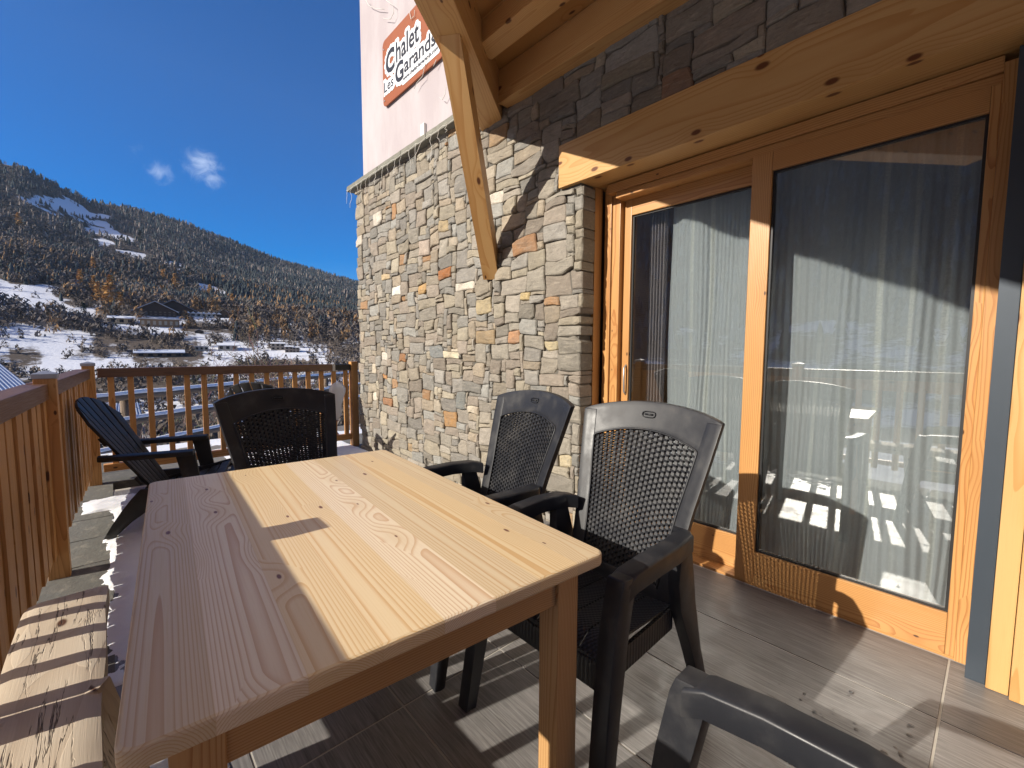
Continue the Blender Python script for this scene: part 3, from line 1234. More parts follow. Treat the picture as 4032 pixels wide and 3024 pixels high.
# snow lying on the terrace: heightfield with ragged edges
def snow_patch(name, x0, x1, y0, y1, fn, step=.022, label=None):
    nx, ny = int((x1 - x0) / step), int((y1 - y0) / step)
    vs = np.zeros((nx + 1, ny + 1, 3))
    hh = np.zeros((nx + 1, ny + 1))
    for i in range(nx + 1):
        for j in range(ny + 1):
            X, Y = x0 + i * step, y0 + j * step
            h = fn(X, Y)
            hh[i, j] = h
            vs[i, j] = (X, Y, max(-.012, min(h, .6) * .03 + .0005) if h > 0 else max(-.02, h * .2))
    fs = []
    for i in range(nx):
        for j in range(ny):
            if max(hh[i, j], hh[i + 1, j], hh[i, j + 1], hh[i + 1, j + 1]) > -.02:
                a = i * (ny + 1) + j
                fs.append((a, a + ny + 1, a + ny + 2, a + 1))
    o = quick(name, MAT['snow'], vs.reshape(-1, 3), fs, smooth=True)
    tag(o, label, 'snow', kind='stuff')
    return o


def fN(X, Y, s, z=0.):
    return mnoise.fractal(Vector((X * s, Y * s, z)), 1., 2., 5)


def snow_main(X, Y):
    e = X + .085 + .05 * fN(X, Y, 4., 1.) + .035 * fN(X, Y, 17., 4.)
    # melted lobes of bare slab
    for cx, cy, rx, ry in ((-.17, 4.2, .11, .42), (-.17, 3.45, .10, .26), (-.2, 3.0, .13, .16)):
        e = min(e, (math.hypot((X - cx) / rx, (Y - cy) / ry) - 1) * .1 + .03 * fN(X, Y, 9., 2.))
    if Y > 4.55:
        e = max(e, min(X + .24, .2) + .03 * fN(X, Y, 8., 5.))
    f = min(1., e * 8)
    f = min(f, (Y - 2.25) * 3 + .5 * fN(X, Y, 6., 8.))
    f = min(f, (4.95 - Y) * 2 + .3 * fN(X, Y, 6., 8.))
    f = min(f, (.55 - X) * 2.2 + .5 * fN(X, Y, 3.5, 8.))
    return f


snow_patch('snow', -.32, .75, 2.0, 5.15, snow_main, .018, 'snow sheet on the floor around the adirondack chair')
snow_patch('snow', -.1, .30, 1.0, 2.3, lambda X, Y: .9 * fN(X, Y * .6, 11., 3.) - .02 + min(0, (X + .06) * 4) + min(0, (.22 - X) * 3), .012, 'slushy half melted snow on the floor beside the bench')
snow_patch('snow', .9, 2.25, 4.9, 6.3, lambda X, Y: .35 + .5 * fN(X, Y, 2.2, 6.) - abs(Y - 5.5) * .25, .03, 'thin snow lying at the far end of the terrace')
def lane_snow(X, Y):
    return .1 + .9 * fN(X * .4, Y, 1.1, 9.) + .25 * math.sin(Y * 3)
o = snow_patch('snow', -1.9, 7.3, 6.4, 8.1, lane_snow, .08, 'patchy snow on the gravel lane behind the railing')
o.location.z = -.158

# meltwater drops
wb = MB()
rs = random.Random(8)
for cx, cy, n, sp in ((1.78, .36, 9, .05), (1.95, .30, 3, .02), (1.66, .17, 12, .05), (1.9, .14, 3, .02), (1.75, .25, 9, .06), (1.15, .25, 4, .03)):
    for _ in range(n):
        X, Y, s = cx + rs.gauss(0, sp), cy + rs.gauss(0, sp), rs.uniform(.003, .009)
        ring_ = [(X + s * 1.3 * math.cos(t), Y + s * math.sin(t) * rs.uniform(.8, 1.2), .0005) for t in [i * math.pi / 4 for i in range(8)]]
        r2 = [(X + .6 * (p[0] - X), Y + .6 * (p[1] - Y), .0005 + s * .20) for p in ring_]
        vs = ring_ + r2 + [(X, Y, .0005 + s * .27)]
        fs = [(i, (i + 1) % 8, 8 + (i + 1) % 8, 8 + i) for i in range(8)] + [(8 + i, 8 + (i + 1) % 8, 16) for i in range(8)]
        wb.add(vs, fs, smooth=True)
q = M('meltwater', .03, .5)
q.base((.9, .95, 1.))
q.b.inputs['Transmission Weight'].default_value = 1.
q.b.inputs['IOR'].default_value = 1.33
o = wb.build('water_drops', q.m)
tag(o, 'glinting meltwater drops on the grey tiles in front of the door', 'water', kind='stuff')

# ------------------------------------------------------------------ the chalet
house_root = empty('chalet', (2.3, 1.9, 0))
tag(house_root, 'stone faced chalet with rendered upper wall, timber porch roof and glazed sliding door', 'house')
HL = Vector((-2.3, -1.9, 0))


def hb(mb, name, mat, parent=None):
    o = mb.build(name, mat, parent or house_root)
    if parent is None:
        o.location = HL
    return o


def hsub(mb, name, mat, parent):
    return mb.build(name, mat, parent)


# rubble wall -----------------------------------------------------
GU, GV = .034, .030
NY, NZ = 215, 112
Y_0, Z_0 = -1.9, -.06
occ = np.ones((NY, NZ), dtype=bool)
for i in range(NY):
    for j in range(NZ):
        Y, Z = Y_0 + (i + .5) * GU, Z_0 + (j + .5) * GV
        if (Y > 1.88 and Z < 3.185 and Y < 5.405) or (Y <= 1.875 and Z > 2.605 and Z < 3.30):
            occ[i, j] = False
        if Z > 2.32 and Z < 2.612 and Y < 2.068:
            occ[i, j] = True
rs = random.Random(5)
rects = []
for j in range(NZ):
    for i in range(NY - 1, -1, -1):
        if occ[i, j]:
            continue
        porch = (Y_0 + i * GU) < 2.9 and (Z_0 + j * GV) > 2.5
        r = rs.random()
        if r < .30:
            wmx, hmx = rs.randint(2, 6), rs.randint(1, 2)
        elif r < .84:
            wmx, hmx = rs.randint(4, 9), rs.randint(2, 4)
        else:
            wmx, hmx = rs.randint(4, 7), rs.randint(4, 5)
        if porch:
            wmx, hmx = int(wmx * 1.15) + 1, int(hmx * 1.0)
        if Y_0 + i * GU < 2.2 and not porch:
            wmx = rs.randint(5, 9)
        ww = 0
        while ww < wmx and i - ww >= 0 and not occ[i - ww, j]:
            ww += 1
        hh = 1
        while hh < hmx and j + hh < NZ and not occ[i - ww + 1:i + 1, j + hh].any():
            hh += 1
        # do not leave slivers on top of neighbours
        occ[i - ww + 1:i + 1, j:j + hh] = True
        rects.append([i - ww + 1, i + 1, j, j + hh])
PAL = [(.30, .292, .275), (.27, .262, .248), (.33, .295, .24), (.30, .275, .235), (.36, .325, .26), (.265, .25, .22), (.32, .30, .262), (.255, .252, .238), (.35, .30, .235), (.29, .255, .22), (.37, .34, .275), (.28, .245, .21), (.30, .305, .295), (.335, .31, .275)]
OR = [(.38, .23, .125), (.38, .26, .15), (.33, .205, .14), (.42, .31, .19)]
WH = [(.60, .54, .44), (.66, .62, .55)]
SPOT = [(4.266, 1.169, .40, .20, .09), (4.648, 1.133, .68, .64, .58), (4.936, .709, .64, .6, .52), (3.487, .566, .46, .27, .12), (4.724, .668, .40, .2, .1), (4.679, .939, .42, .22, .09),
        (3.794, .776, .38, .22, .11), (3.328, 1.196, .6, .55, .42), (3.392, 1.976, .42, .17, .06), (3.806, 1.801, .44, .28, .12), (2.367, 1.656, .48, .38, .2), (2.194, 1.271, .46, .40, .26),
        (2.484, 1.30, .44, .24, .13), (2.888, 1.657, .5, .42, .27), (4.51, 1.905, .66, .65, .62), (4.702, 2.056, .48, .38, .24), (2.888, 1.333, .44, .33, .2), (5.319, 2.557, .66, .6, .52),
        (3.763, 2.241, .5, .42, .36), (3.506, 2.42, .45, .36, .22), (4.399, 2.653, .42, .24, .12), (2.007, .492, .55, .48, .33), (2.351, 1.985, .42, .24, .13), (3.2, .75, .24, .26, .26), (3.6, 1.2, .24, .26, .27)]


def warp(y, z):
    v = Vector((y * 2.2, z * 2.2, 4.)) 
    w2 = Vector((y * 6, z * 6, 9.))
    w3 = Vector((y * 13, z * 13, 2.))
    return (y + .022 * mnoise.noise(v) + .022 * mnoise.noise(w2) + .009 * mnoise.noise(w3), z + .026 * mnoise.noise(v + Vector((9, 3, 1))) + .022 * mnoise.noise(w2 + Vector((5, 5, 5))) + .009 * mnoise.noise(w3 + Vector((5, 5, 5))))


cells = []
for (i0, i1, j0, j1) in rects:
    y0, y1, z0, z1_ = Y_0 + i0 * GU, Y_0 + i1 * GU, Z_0 + j0 * GV, Z_0 + j1 * GV
    poly = [(y0, z0), (y1, z0), (y1, z1_), (y0, z1_)]
    if rs.random() < .42 and min(y1 - y0, z1_ - z0) > .05:
        # one corner broken off
        k = rs.randrange(4)
        c = Vector(poly[k])
        pv, nx_ = Vector(poly[k - 1]), Vector(poly[(k + 1) % 4])
        poly = poly[:k] + [tuple(c.lerp(pv, rs.uniform(.12, .42))), tuple(c.lerp(nx_, rs.uniform(.12, .42)))] + poly[k + 1:]
    cells.append(((0, 0, 0, y0, y1, z0, z1_), poly))

wall = MB()
XF = 2.30
for (st_, poly) in cells:
    ys_, zs_ = [p[0] for p in poly], [p[1] for p in poly]
    y0, y1, z0, z1_ = min(ys_), max(ys_), min(zs_), max(zs_)
    w_, h_ = y1 - y0, z1_ - z0
    cy, cz = sum(ys_) / len(poly), sum(zs_) / len(poly)
    md = min(w_, h_)
    gap = rs.uniform(.0005, .0024)
    raw = []
    # merge very short edges, then trim the corners
    pp = [poly[0]]
    for p in poly[1:]:
        if math.hypot(p[0] - pp[-1][0], p[1] - pp[-1][1]) > .008:
            pp.append(p)
    if len(pp) < 3:
        continue
    for k in range(len(pp)):
        c = Vector(pp[k])
        pv, nx_ = Vector(pp[k - 1]), Vector(pp[(k + 1) % len(pp)])
        lp, ln = (pv - c).length, (nx_ - c).length
        ct = rs.uniform(.03, .17)
        a = c + (pv - c).normalized() * min(ct * lp, .014)
        b = c + (nx_ - c).normalized() * min(ct * ln, .014)
        raw += [a, (a + b) / 2 * .6 + c * .4, b]
        if ln > .05:
            mid_ = c.lerp(nx_, rs.uniform(.35, .65))
            n_ = Vector((-(nx_ - c).y, (nx_ - c).x)).normalized()
            raw.append(mid_ + n_ * rs.uniform(-.0035, .0035))
    out = []
    for q_ in raw:
        q_ = Vector((q_.x, q_.y))
        dv = Vector((cy, cz)) - q_
        if dv.length > 1e-5:
            q_ = q_ + dv.normalized() * gap
        yy, zz = warp(q_.x, q_.y)
        kk = min(1., max(0., (5.405 - q_.x) / .06)) if q_.x > 5.3 else 1.
        if abs(q_.x - 1.875) < .07 and q_.y < 2.4:
            kk = .25
        if q_.x < 2.1 and 2.55 < q_.y < 2.68:
            kk = .15
        if q_.y > 3.12:
            kk *= .3
        yy, zz = q_.x + (yy - q_.x) * kk, q_.y + (zz - q_.y) * kk
        out.append((yy, zz))
    n = len(out)
    fr_ = XF + rs.uniform(-.012, .010)
    tl = (rs.uniform(-.05, .05), rs.uniform(-.07, .05))
    big = min(1., md / .1)
    def fx(yy, zz, ins):
        v_ = Vector((yy * 16, zz * 16, fr_ * 40))
        return fr_ + (yy - cy) * tl[0] + (zz - cz) * tl[1] - .008 * big * mnoise.noise(v_) - .003 * mnoise.noise(v_ * 2.7)
    cyw, czw = sum(p_[0] for p_ in out) / n, sum(p_[1] for p_ in out) / n
    vs, fs = [], []
    back = XF + (.13 if cy < 2.05 else .055)
    rings = [(0., back, 0), (0., .009, 1), (.0035, .0015, 1), (.35, -.001, 1), (.68, -.001, 1)]
    for ri, (ins, dx, kind_) in enumerate(rings):
        for (yy, zz) in out:
            dy, dz = cyw - yy, czw - zz
            L = math.hypot(dy, dz) + 1e-6
            if ri <= 2:
                k_ = min(ins * (2.2 if ri == 2 else 1) / L, .5)
            else:
                k_ = ins
            a_, b_ = yy + dy * k_, zz + dz * k_
            vs.append((dx if kind_ == 0 else fx(a_, b_, 0) + dx, a_, b_))
    vs.append((fx(cyw, czw, 0) - .003, cyw, czw))
    for ri in range(len(rings) - 1):
        for k in range(n):
            k2 = (k + 1) % n
            fs.append((ri * n + k, ri * n + k2, (ri + 1) * n + k2, (ri + 1) * n + k))
    for k in range(n):
        fs.append(((len(rings) - 1) * n + k, (len(rings) - 1) * n + (k + 1) % n, len(vs) - 1))
    r = rs.random()
    if r < .022:
        c = rs.choice(OR)
    elif r < .024:
        c = rs.choice(WH)
    else:
        c = rs.choice(PAL)
    for (sy, sz, *cc) in SPOT:
        if y0 <= sy < y1 and z0 <= sz < z1_:
            c = cc
            r = 0
    f_ = rs.uniform(.70, 1.14)
    c = tuple(min(.8, x_ * f_ * k_) for x_, k_ in zip(c, (.955, .925, .885)))
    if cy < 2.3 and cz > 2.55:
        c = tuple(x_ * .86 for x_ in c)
    of = Vector((rs.uniform(-5, 5), rs.uniform(-5, 5), rs.uniform(-5, 5)))
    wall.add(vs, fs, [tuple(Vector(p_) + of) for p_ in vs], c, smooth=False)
sw = hb(wall, 'stone_wall', MAT['stone'])
mb = MB()
mb.bx(2.319, 2.42, 1.9, 5.39, -.3, 3.17, bevel=0)
mb.bx(2.319, 2.42, -1.9, 1.9, 2.63, 3.4, bevel=0)
mb.bx(2.42, 2.9, 1.9, 5.38, -.3, 3.17, bevel=0)
o = mb.build('mortar', MAT['mortar'], sw)

# rendered upper wall
mb = MB()
mb.bx(2.40, 2.9, -4, 5.40, 3.2, 7.2, bevel=.012)
hb(mb, 'rendered_wall', MAT['render'])
# slate ledge: slabs with ragged front
lb = MB()
y = 2.75
while y < 5.49:
    L = min(rs.uniform(.35, .6), 5.50 - y)
    P = []
    for i in range(9):
        yy = y + .004 + (L - .008) * i / 8
        e = .012 * mnoise.noise(Vector((yy * 9, 1, 1))) + .006 * mnoise.noise(Vector((yy * 31, 1, 1)))
        P.append([Vector((2.230 + e, yy, 3.168 + e * .6)), Vector((2.235 + e, yy, 3.228 + e * .5)), Vector((2.45, yy, 3.262))])
    g = rs.uniform(.17, .23)
    lb.grid(P, lambda p_: Vector((.0, 0, 0)) + (Vector((.23, 0, 0)) if p_.x < 2.3 and p_.z < 3.205 else Vector((.22, 0, -.03))), col=(g, g * 1.0, g * .84), smooth=False)
    y += L
hb(lb, 'slate_ledge', MAT['slate'])

# lintel and porch timbers
mb = MB()
mb.bx(2.285, 2.60, -2.2, 2.070, 2.333, 2.608, bevel=.004, long=1)
hb(mb, 'lintel_beam', MAT['lintel'])
mb = MB()
mb.bx(2.20, 2.31, -4, 2.60, 3.055, 3.285, bevel=.005, long=1)
hb(mb, 'wall_plate', MAT['beam'])
TH = R(37.3)
ud = Vector((-math.cos(TH), -math.sin(TH), 0))
nd = Vector((math.sin(TH), -math.cos(TH), 0))           # towards the porch
w0 = Vector((2.3, 2.92, 0))
bw = .20
mb = MB()
c0 = w0 + nd * (bw / 2)
a_ = c0 - ud * .16
b_ = c0 + ud * 4.25
mb.beam((a_.x, a_.y, 3.155), (b_.x, b_.y, 3.155), bw, .31, bevel=.006)
hb(mb, 'diagonal_beam', MAT['beam'])
# brace from the stone wall up to the diagonal beam
mb = MB()
bc = w0 + nd * (.065)
s1 = 1.06
m_ = 1.17
p0 = Vector((2.3, 2.80, 1.90))
mb_dir = (ud + Vector((0, 0, m_))).normalized()
P0 = p0 - mb_dir * .06
top = p0 + mb_dir * ((2.998 - 1.90) / mb_dir.z)
mbt = MB()
# prism cut level at the top, against the beam
hw = .062
dp = .135
perp = mb_dir.cross(nd).normalized()
if perp.z < 0:
    perp = -perp


def slide(p_, zt):
    return p_ + mb_dir * ((zt - p_.z) / mb_dir.z)


lo = [P0 + nd * s * hw + perp * t * dp / 2 for s, t in ((-1, -1), (1, -1), (1, 1), (-1, 1))]
hi = [slide(p_, 2.999) for p_ in lo]
vs = lo + hi
mbt.add(vs, [(0, 1, 2, 3), (7, 6, 5, 4), (0, 4, 5, 1), (1, 5, 6, 2), (2, 6, 7, 3), (3, 7, 4, 0)],
        [(p_.z * 1.3 + 5.3, (p_ - P0).dot(nd) + .06, (p_ - P0).dot(perp) + 3.) for p_ in vs])
hb(mbt, 'brace', MAT['beam'])
# purlins
for xp in (1.885, 1.13, .38, -.36):
    # meets the diagonal beam: y where the beam's porch side is at x=xp
    s_ = (w0 + nd * bw).x - xp
    yb = (w0 + nd * bw).y - s_ * math.tan(TH)
    mb = MB()
    mb.bx(xp - .075, xp + .075, -4, yb + .03, 3.16, 3.288, bevel=.005, long=1)
    hb(mb, 'purlin', MAT['beam'])
# roof deck: boards
mb = MB()
e0 = w0 - nd * .03
e1 = e0 + ud * 4.15
pts = [(2.42, e0.y + .09, 3.29), (e1.x, e1.y, 3.29), (e1.x, -4, 3.29), (2.42, -4, 3.29)]
vs = [Vector(p_) for p_ in pts] + [Vector(p_) + Vector((0, 0, .22)) for p_ in pts]
mb.add(vs, [(0, 1, 2, 3), (7, 6, 5, 4), (0, 4, 5, 1), (1, 5, 6, 2), (2, 6, 7, 3), (3, 7, 4, 0)], [(p_.y, p_.x, p_.z) for p_ in vs])
MAT['soffit'] = wood('soffit_board_wood', (.52, .30, .12), (.38, .18, .06), (.43, .21, .075), board=.20, ring=110, rough=.5, knots=.8, blotch=.3)
hb(mb, 'roof_deck', MAT['soffit'])

# sliding door ----------------------------------------------------
dr = empty('sliding_door', tuple(Vector((2.47, .93, 0)) + HL), parent=house_root)
DL = Vector((-2.47, -.93, 0))


def db(mb, name, mat):
    o = mb.build(name, mat, dr)
    o.location = DL
    return o


mb = MB()
mb.bx(2.462, 2.66, -.0, .028 + .03, 0.004, 2.30, bevel=.003)           # right jamb
mb.bx(2.52, 2.70, 1.806, 1.857, .0, 2.330, bevel=.003)                  # left jamb, outer
mb.bx(2.535, 2.70, 1.745, 1.804, .0, 2.27, bevel=.003)                 # left jamb, inner
mb.bx(2.466, 2.70, .058, 1.804, 2.27, 2.326, bevel=.003, long=1)       # head
mb.bx(2.478, 2.70, .058, 1.744, 2.232, 2.268, bevel=.003, long=1)
mb.bx(2.482, 2.70, .058, 1.77, -.05, .012, bevel=.002, long=1)
db(mb, 'door_frame', MAT['frame'])


def sash(name, X0, X1, ya, yb, zb, zt, sl, sr, sb_, st, gl, seal=True):
    """ya<yb: stile widths sl at ya side, sr at yb side"""
    e = empty(name, tuple(DL), parent=dr)
    mb = MB()
    mb.bx(X0, X1, ya, ya + sl, zb, zt, bevel=.004)
    mb.bx(X0, X1, yb - sr, yb, zb, zt, bevel=.004)
    mb.bx(X0 + .001, X1 - .001, ya + sl + .0005, yb - sr - .0005, zb, zb + sb_, bevel=.003, long=1)
    mb.bx(X0 + .001, X1 - .001, ya + sl + .0005, yb - sr - .0005, zt - st, zt, bevel=.003, long=1)
    # inner glazing bead
    y0_, y1_, z0_, z1_ = ya + sl, yb - sr, zb + sb_, zt - st
    mb.build('sash_frame', MAT['frame'], e)
    mb = MB()
    t = .010
    xs0, xs1 = X0 + .016, X0 + .034
    mb.bx(xs0, xs1, y0_, y0_ + t, z0_, z1_, bevel=0)
    mb.bx(xs0, xs1, y1_ - t, y1_, z0_, z1_, bevel=0)
    mb.bx(xs0, xs1, y0_ + t, y1_ - t, z0_, z0_ + t, bevel=0)
    mb.bx(xs0, xs1, y0_ + t, y1_ - t, z1_ - t, z1_, bevel=0)
    mb.build('seal', MAT['glass_edge'], e)
    mb = MB()
    mb.bx(X0 + .024, X0 + .030, y0_ + t * .5, y1_ - t * .5, z0_ + t * .5, z1_ - t * .5, bevel=0)
    mb.build('glass_pane', MAT['glass'], e)
    return e


q = M('window_glass')
q.t.nodes.remove(q.b)
tr_ = q.n('ShaderNodeBsdfTransparent', ins={'Color': (.93, .95, .95, 1)})
gl_ = q.n('ShaderNodeBsdfGlossy', ins={'Color': (1, 1, 1, 1), 'Roughness': .0})
fr_ = q.n('ShaderNodeFresnel', ins={'IOR': 1.52})
mx = q.n('ShaderNodeMixShader')
# a double glazed unit reflects about twice as much as one sheet
q.put(mx.inputs[0], q.math('MULTIPLY', fr_.outputs[0], 3.5, clamp=True))
q.put(mx.inputs[1], tr_.outputs[0])
q.put(mx.inputs[2], gl_.outputs[0])
q.put(q.out.inputs['Surface'], mx.outputs[0])
MAT['glass'] = q.m

rsash = sash('fixed_sash', 2.470, 2.535, .058, .912, .013, 2.232, .028, .094, .172, .093, None)
lsash = sash('sliding_sash', 2.575, 2.64, .86, 1.735, .013, 2.232, .085, .05, .19, .10, None)
# trims: left trim board, black gap, right guide, right board
mb = MB()
mb.bx(2.44, 2.52, 1.878, 1.905, .0, 2.33, bevel=.003)
db(mb, 'left_trim', MAT['frame'])
mb = MB()
mb.bx(2.56, 2.60, 1.858, 1.877, .0, 2.33, bevel=0)
db(mb, 'left_guide', MAT['guide'])
mb = MB()
mb.bx(2.372, 2.461, -.030, .0235, -.0, 2.30, bevel=.002)
db(mb, 'right_guide', MAT['guide'])
mb = MB()
mb.bx(2.352, 2.56, -.088, -.031, .002, 2.332, bevel=.004)
mb.bx(2.330, 2.56, -.175, -.0895, .002, 2.332, bevel=.004)
mb.bx(2.36, 2.56, -2.1, -.1765, .002, 2.332, bevel=.004, long=2)
db(mb, 'right_cladding', MAT['lintel'])
# handle of the sliding sash
mb = MB()
mb.tube([(2.575, 1.70, .95), (2.555, 1.70, .97), (2.55, 1.70, 1.05), (2.55, 1.70, 1.13), (2.575, 1.70, 1.15)], .006, 8)
mb.build('handle', MAT['metal'], lsash)

# room behind the glass
q = plain('room_plaster', (.22, .20, .18), .9)
mb = MB()
mb.bx(2.72, 5.8, -.9, 2.6, -.16, -.06, bevel=0)
tag(mb.build('room_floor', plain('room_floor_board', (.20, .12, .06), .5)), kind='structure')
mb = MB()
mb.bx(2.62, 5.8, -.9, 2.6, 2.42, 2.5, bevel=0)
tag(mb.build('room_ceiling', q), kind='structure')
mb = MB()
mb.bx(2.63, 5.8, 1.80, 1.9, -.06, 2.42, bevel=0, long=0)
tag(mb.build('room_side_wall', MAT['cladding']), kind='structure')
mb = MB()
mb.bx(5.7, 5.8, -.9, 1.8, -.06, 2.42, bevel=0)
mb.bx(2.62, 5.7, -1.0, -.9, -.06, 2.42, bevel=0)
tag(mb.build('room_back_wall', q), kind='structure')

# sheer curtains
q = M('sheer_curtain', .9, .1)
p = q.attr('wc')
x, y, z = q.xyz(p)
st = q.noise(q.comb(q.math('MULTIPLY', y, 5.2), q.math('MULTIPLY', z, .25), 0), 1., 1)
band = q.mr(q.math('ABSOLUTE', q.math('SUBTRACT', q.math('FRACT', q.math('MULTIPLY', y, 8.3)), .5)), .13, .06)
wv = q.noise(q.comb(q.math('MULTIPLY', y, 40.), q.math('MULTIPLY', z, 260.), 0), 1., 2, .7)
wv2 = q.noise(q.comb(q.math('MULTIPLY', y, 260.), q.math('MULTIPLY', z, 60.), 0), 1., 2, .7)
band = q.math('MULTIPLY', q.math('MULTIPLY', band, q.mr(st, .35, .6)), q.mr(wv, .35, .65, .3, 1.))
hem = q.mr(z, .085, .075)
cc = q.mix(band, (.76, .80, .84), (.88, .89, .84))
q.base(cc)
tl_ = q.n('ShaderNodeBsdfTranslucent')
q.put(tl_.inputs['Color'], cc)
m1 = q.n('ShaderNodeMixShader', ins={0: .35})
q.put(m1.inputs[1], q.b.outputs[0])
q.put(m1.inputs[2], tl_.outputs[0])
tp = q.n('ShaderNodeBsdfTransparent')
m2 = q.n('ShaderNodeMixShader')
alpha = q.math('ADD', q.math('MULTIPLY', band, .22), q.math('ADD', .66, q.math('MULTIPLY', q.math('SUBTRACT', wv2, .5), .25)))
alpha = q.math('MAXIMUM', alpha, q.math('MULTIPLY', hem, .9), clamp=True)
q.put(m2.inputs[0], alpha)
q.put(m2.inputs[1], tp.outputs[0])
q.put(m2.inputs[2], m1.outputs[0])
q.put(q.out.inputs['Surface'], m2.outputs[0])
MAT['curtain'] = q.m


def curtain(ya, yb, x0, label, seed):
    vs, wc, fs = [], [], []
    n, mz = 200, 22
    s_ = 0
    px_ = None
    for i in range(n + 1):
        t = i / n
        Y = ya + (yb - ya) * t
        fold = .024 * math.sin(t * (yb - ya) * 19 + seed) + .008 * math.sin(t * (yb - ya) * 47 + seed * 2) + .004 * math.sin(t * 143)
        if px_ is not None:
            s_ += math.hypot((yb - ya) / n, (fold - px_) * .5)
        px_ = fold
        for j in range(mz + 1):
            k = j / mz
            Z = .055 + (2.30) * k + (1 - k) * .018 * math.sin(Y * 9 + seed)
            amp = .55 + .45 * (1 - k)
            vs.append((x0 + fold * amp + .008 * math.sin(Z * 4 + Y * 12), Y + .012 * math.sin(Z * 3 + Y * 20) * (1 - k), Z))
            wc.append((0, s_ + seed, Z))
    for i in range(n):
        for j in range(mz):
            a = i * (mz + 1) + j
            fs.append((a, a + 1, a + mz + 2, a + mz + 1))
    mb = MB()
    mb.add(vs, fs, wc, smooth=True)
    o = mb.build('curtain', MAT['curtain'])
    tag(o, label, 'curtain', 'sheer curtains behind the glass door')


curtain(.09, .86, 2.68, 'sheer white curtain with pale woven stripes behind the wide fixed pane', 1.3)
curtain(.93, 1.47, 2.70, 'sheer white curtain behind the narrow sliding pane', 4.1)
# dark gathered side drape at the left of the narrow pane
mb = MB()
P = []
for i in range(40):
    Y = 1.50 + .12 * i / 39
    P.append([Vector((2.71 + .02 * math.sin(i * .9), Y, .06 + 2.3 * j / 6)) for j in range(7)])
mb.grid(P, (.003, 0, 0), smooth=True)
o = mb.build('curtain', plain('mauve_drape_cloth', (.22, .19, .19), .9))
tag(o, 'narrow mauve grey drape gathered at the wooden room wall', 'curtain', 'sheer curtains behind the glass door')

# ------------------------------------------------------------------ sign on the rendered wall
sg = empty('sign', (2.39, 4.1, 4.25))
tag(sg, 'rust brown chalet name sign with black letters on white, on the pale wall', 'sign')
SY0, SY1, SZ0, SZ1 = 4.765, 3.56, 3.915, 4.60      # left edge (seen from the terrace) to right edge
MAT['rust'] = plain('rust_brown_panel', (.27, .075, .022), .5, .4, 0, .12, 6.)
MAT['signwhite'] = plain('sign_white', (.66, .68, .71), .5, .4, 0, .03)
MAT['ink'] = plain('sign_black_ink', (.015, .015, .018), .4)


def rounded(w_, h_, r_, n=6):
    out = []
    for cx, cy, a0 in ((w_ - r_, h_ - r_, 0), (r_, h_ - r_, 90), (r_, r_, 180), (w_ - r_, r_, 270)):
        for k in range(n + 1):
            a = R(a0 + 90 * k / n)
            out.append((cx + r_ * math.cos(a), cy + r_ * math.sin(a)))
    return out


def sign_pt(u, v, d):
    """u from the left edge, v from the bottom edge, d out of the wall; relative to the sign root"""
    return Vector((2.385 - d - 2.39, SY0 - u - 4.1, SZ0 + v - 4.25))


SW, SH = SY0 - SY1, SZ1 - SZ0
mb = MB()
mb.poly([sign_pt(u, v, 0.0) for u, v in rounded(SW, SH, .06)], (-.016, 0, 0))
mb.build('panel', MAT['rust'], sg)


def text_mesh(body, size, offs, extr):
    cu = bpy.data.curves.new('t', 'FONT')
    cu.body = body
    cu.size = size
    cu.offset = offs
    cu.extrude = extr
    cu.resolution_u = 3
    ob = bpy.data.objects.new('t', cu)
    COL.objects.link(ob)
    bpy.context.view_layer.update()
    dg = bpy.context.evaluated_depsgraph_get()
    me = bpy.data.meshes.new_from_object(ob.evaluated_get(dg))
    bpy.data.objects.remove(ob, do_unlink=True)
    return me


def put_text(name, body, size, u, v, d, offs, mat, sx=1., extr=.002, parent=sg, slant=0.):
    me = text_mesh(body, size, offs, extr)
    for vv in me.vertices:
        a, b, c = vv.co
        vv.co = sign_pt(u + (a + b * slant) * sx, v + b, d + c)
    me.materials.clear()
    me.materials.append(mat)
    o = bpy.data.objects.new(name, me)
    COL.objects.link(o)
    o.parent = parent
    return o


def serifs(name, items, parent):
    mb = MB()
    for (u, v, w_, h_) in items:
        a = [sign_pt(u, v, .0265), sign_pt(u + w_, v, .0265), sign_pt(u + w_, v + h_, .0265), sign_pt(u, v + h_, .0265)]
        mb.poly(a, (-.002, 0, 0))
    mb.build(name, MAT['ink'], parent)


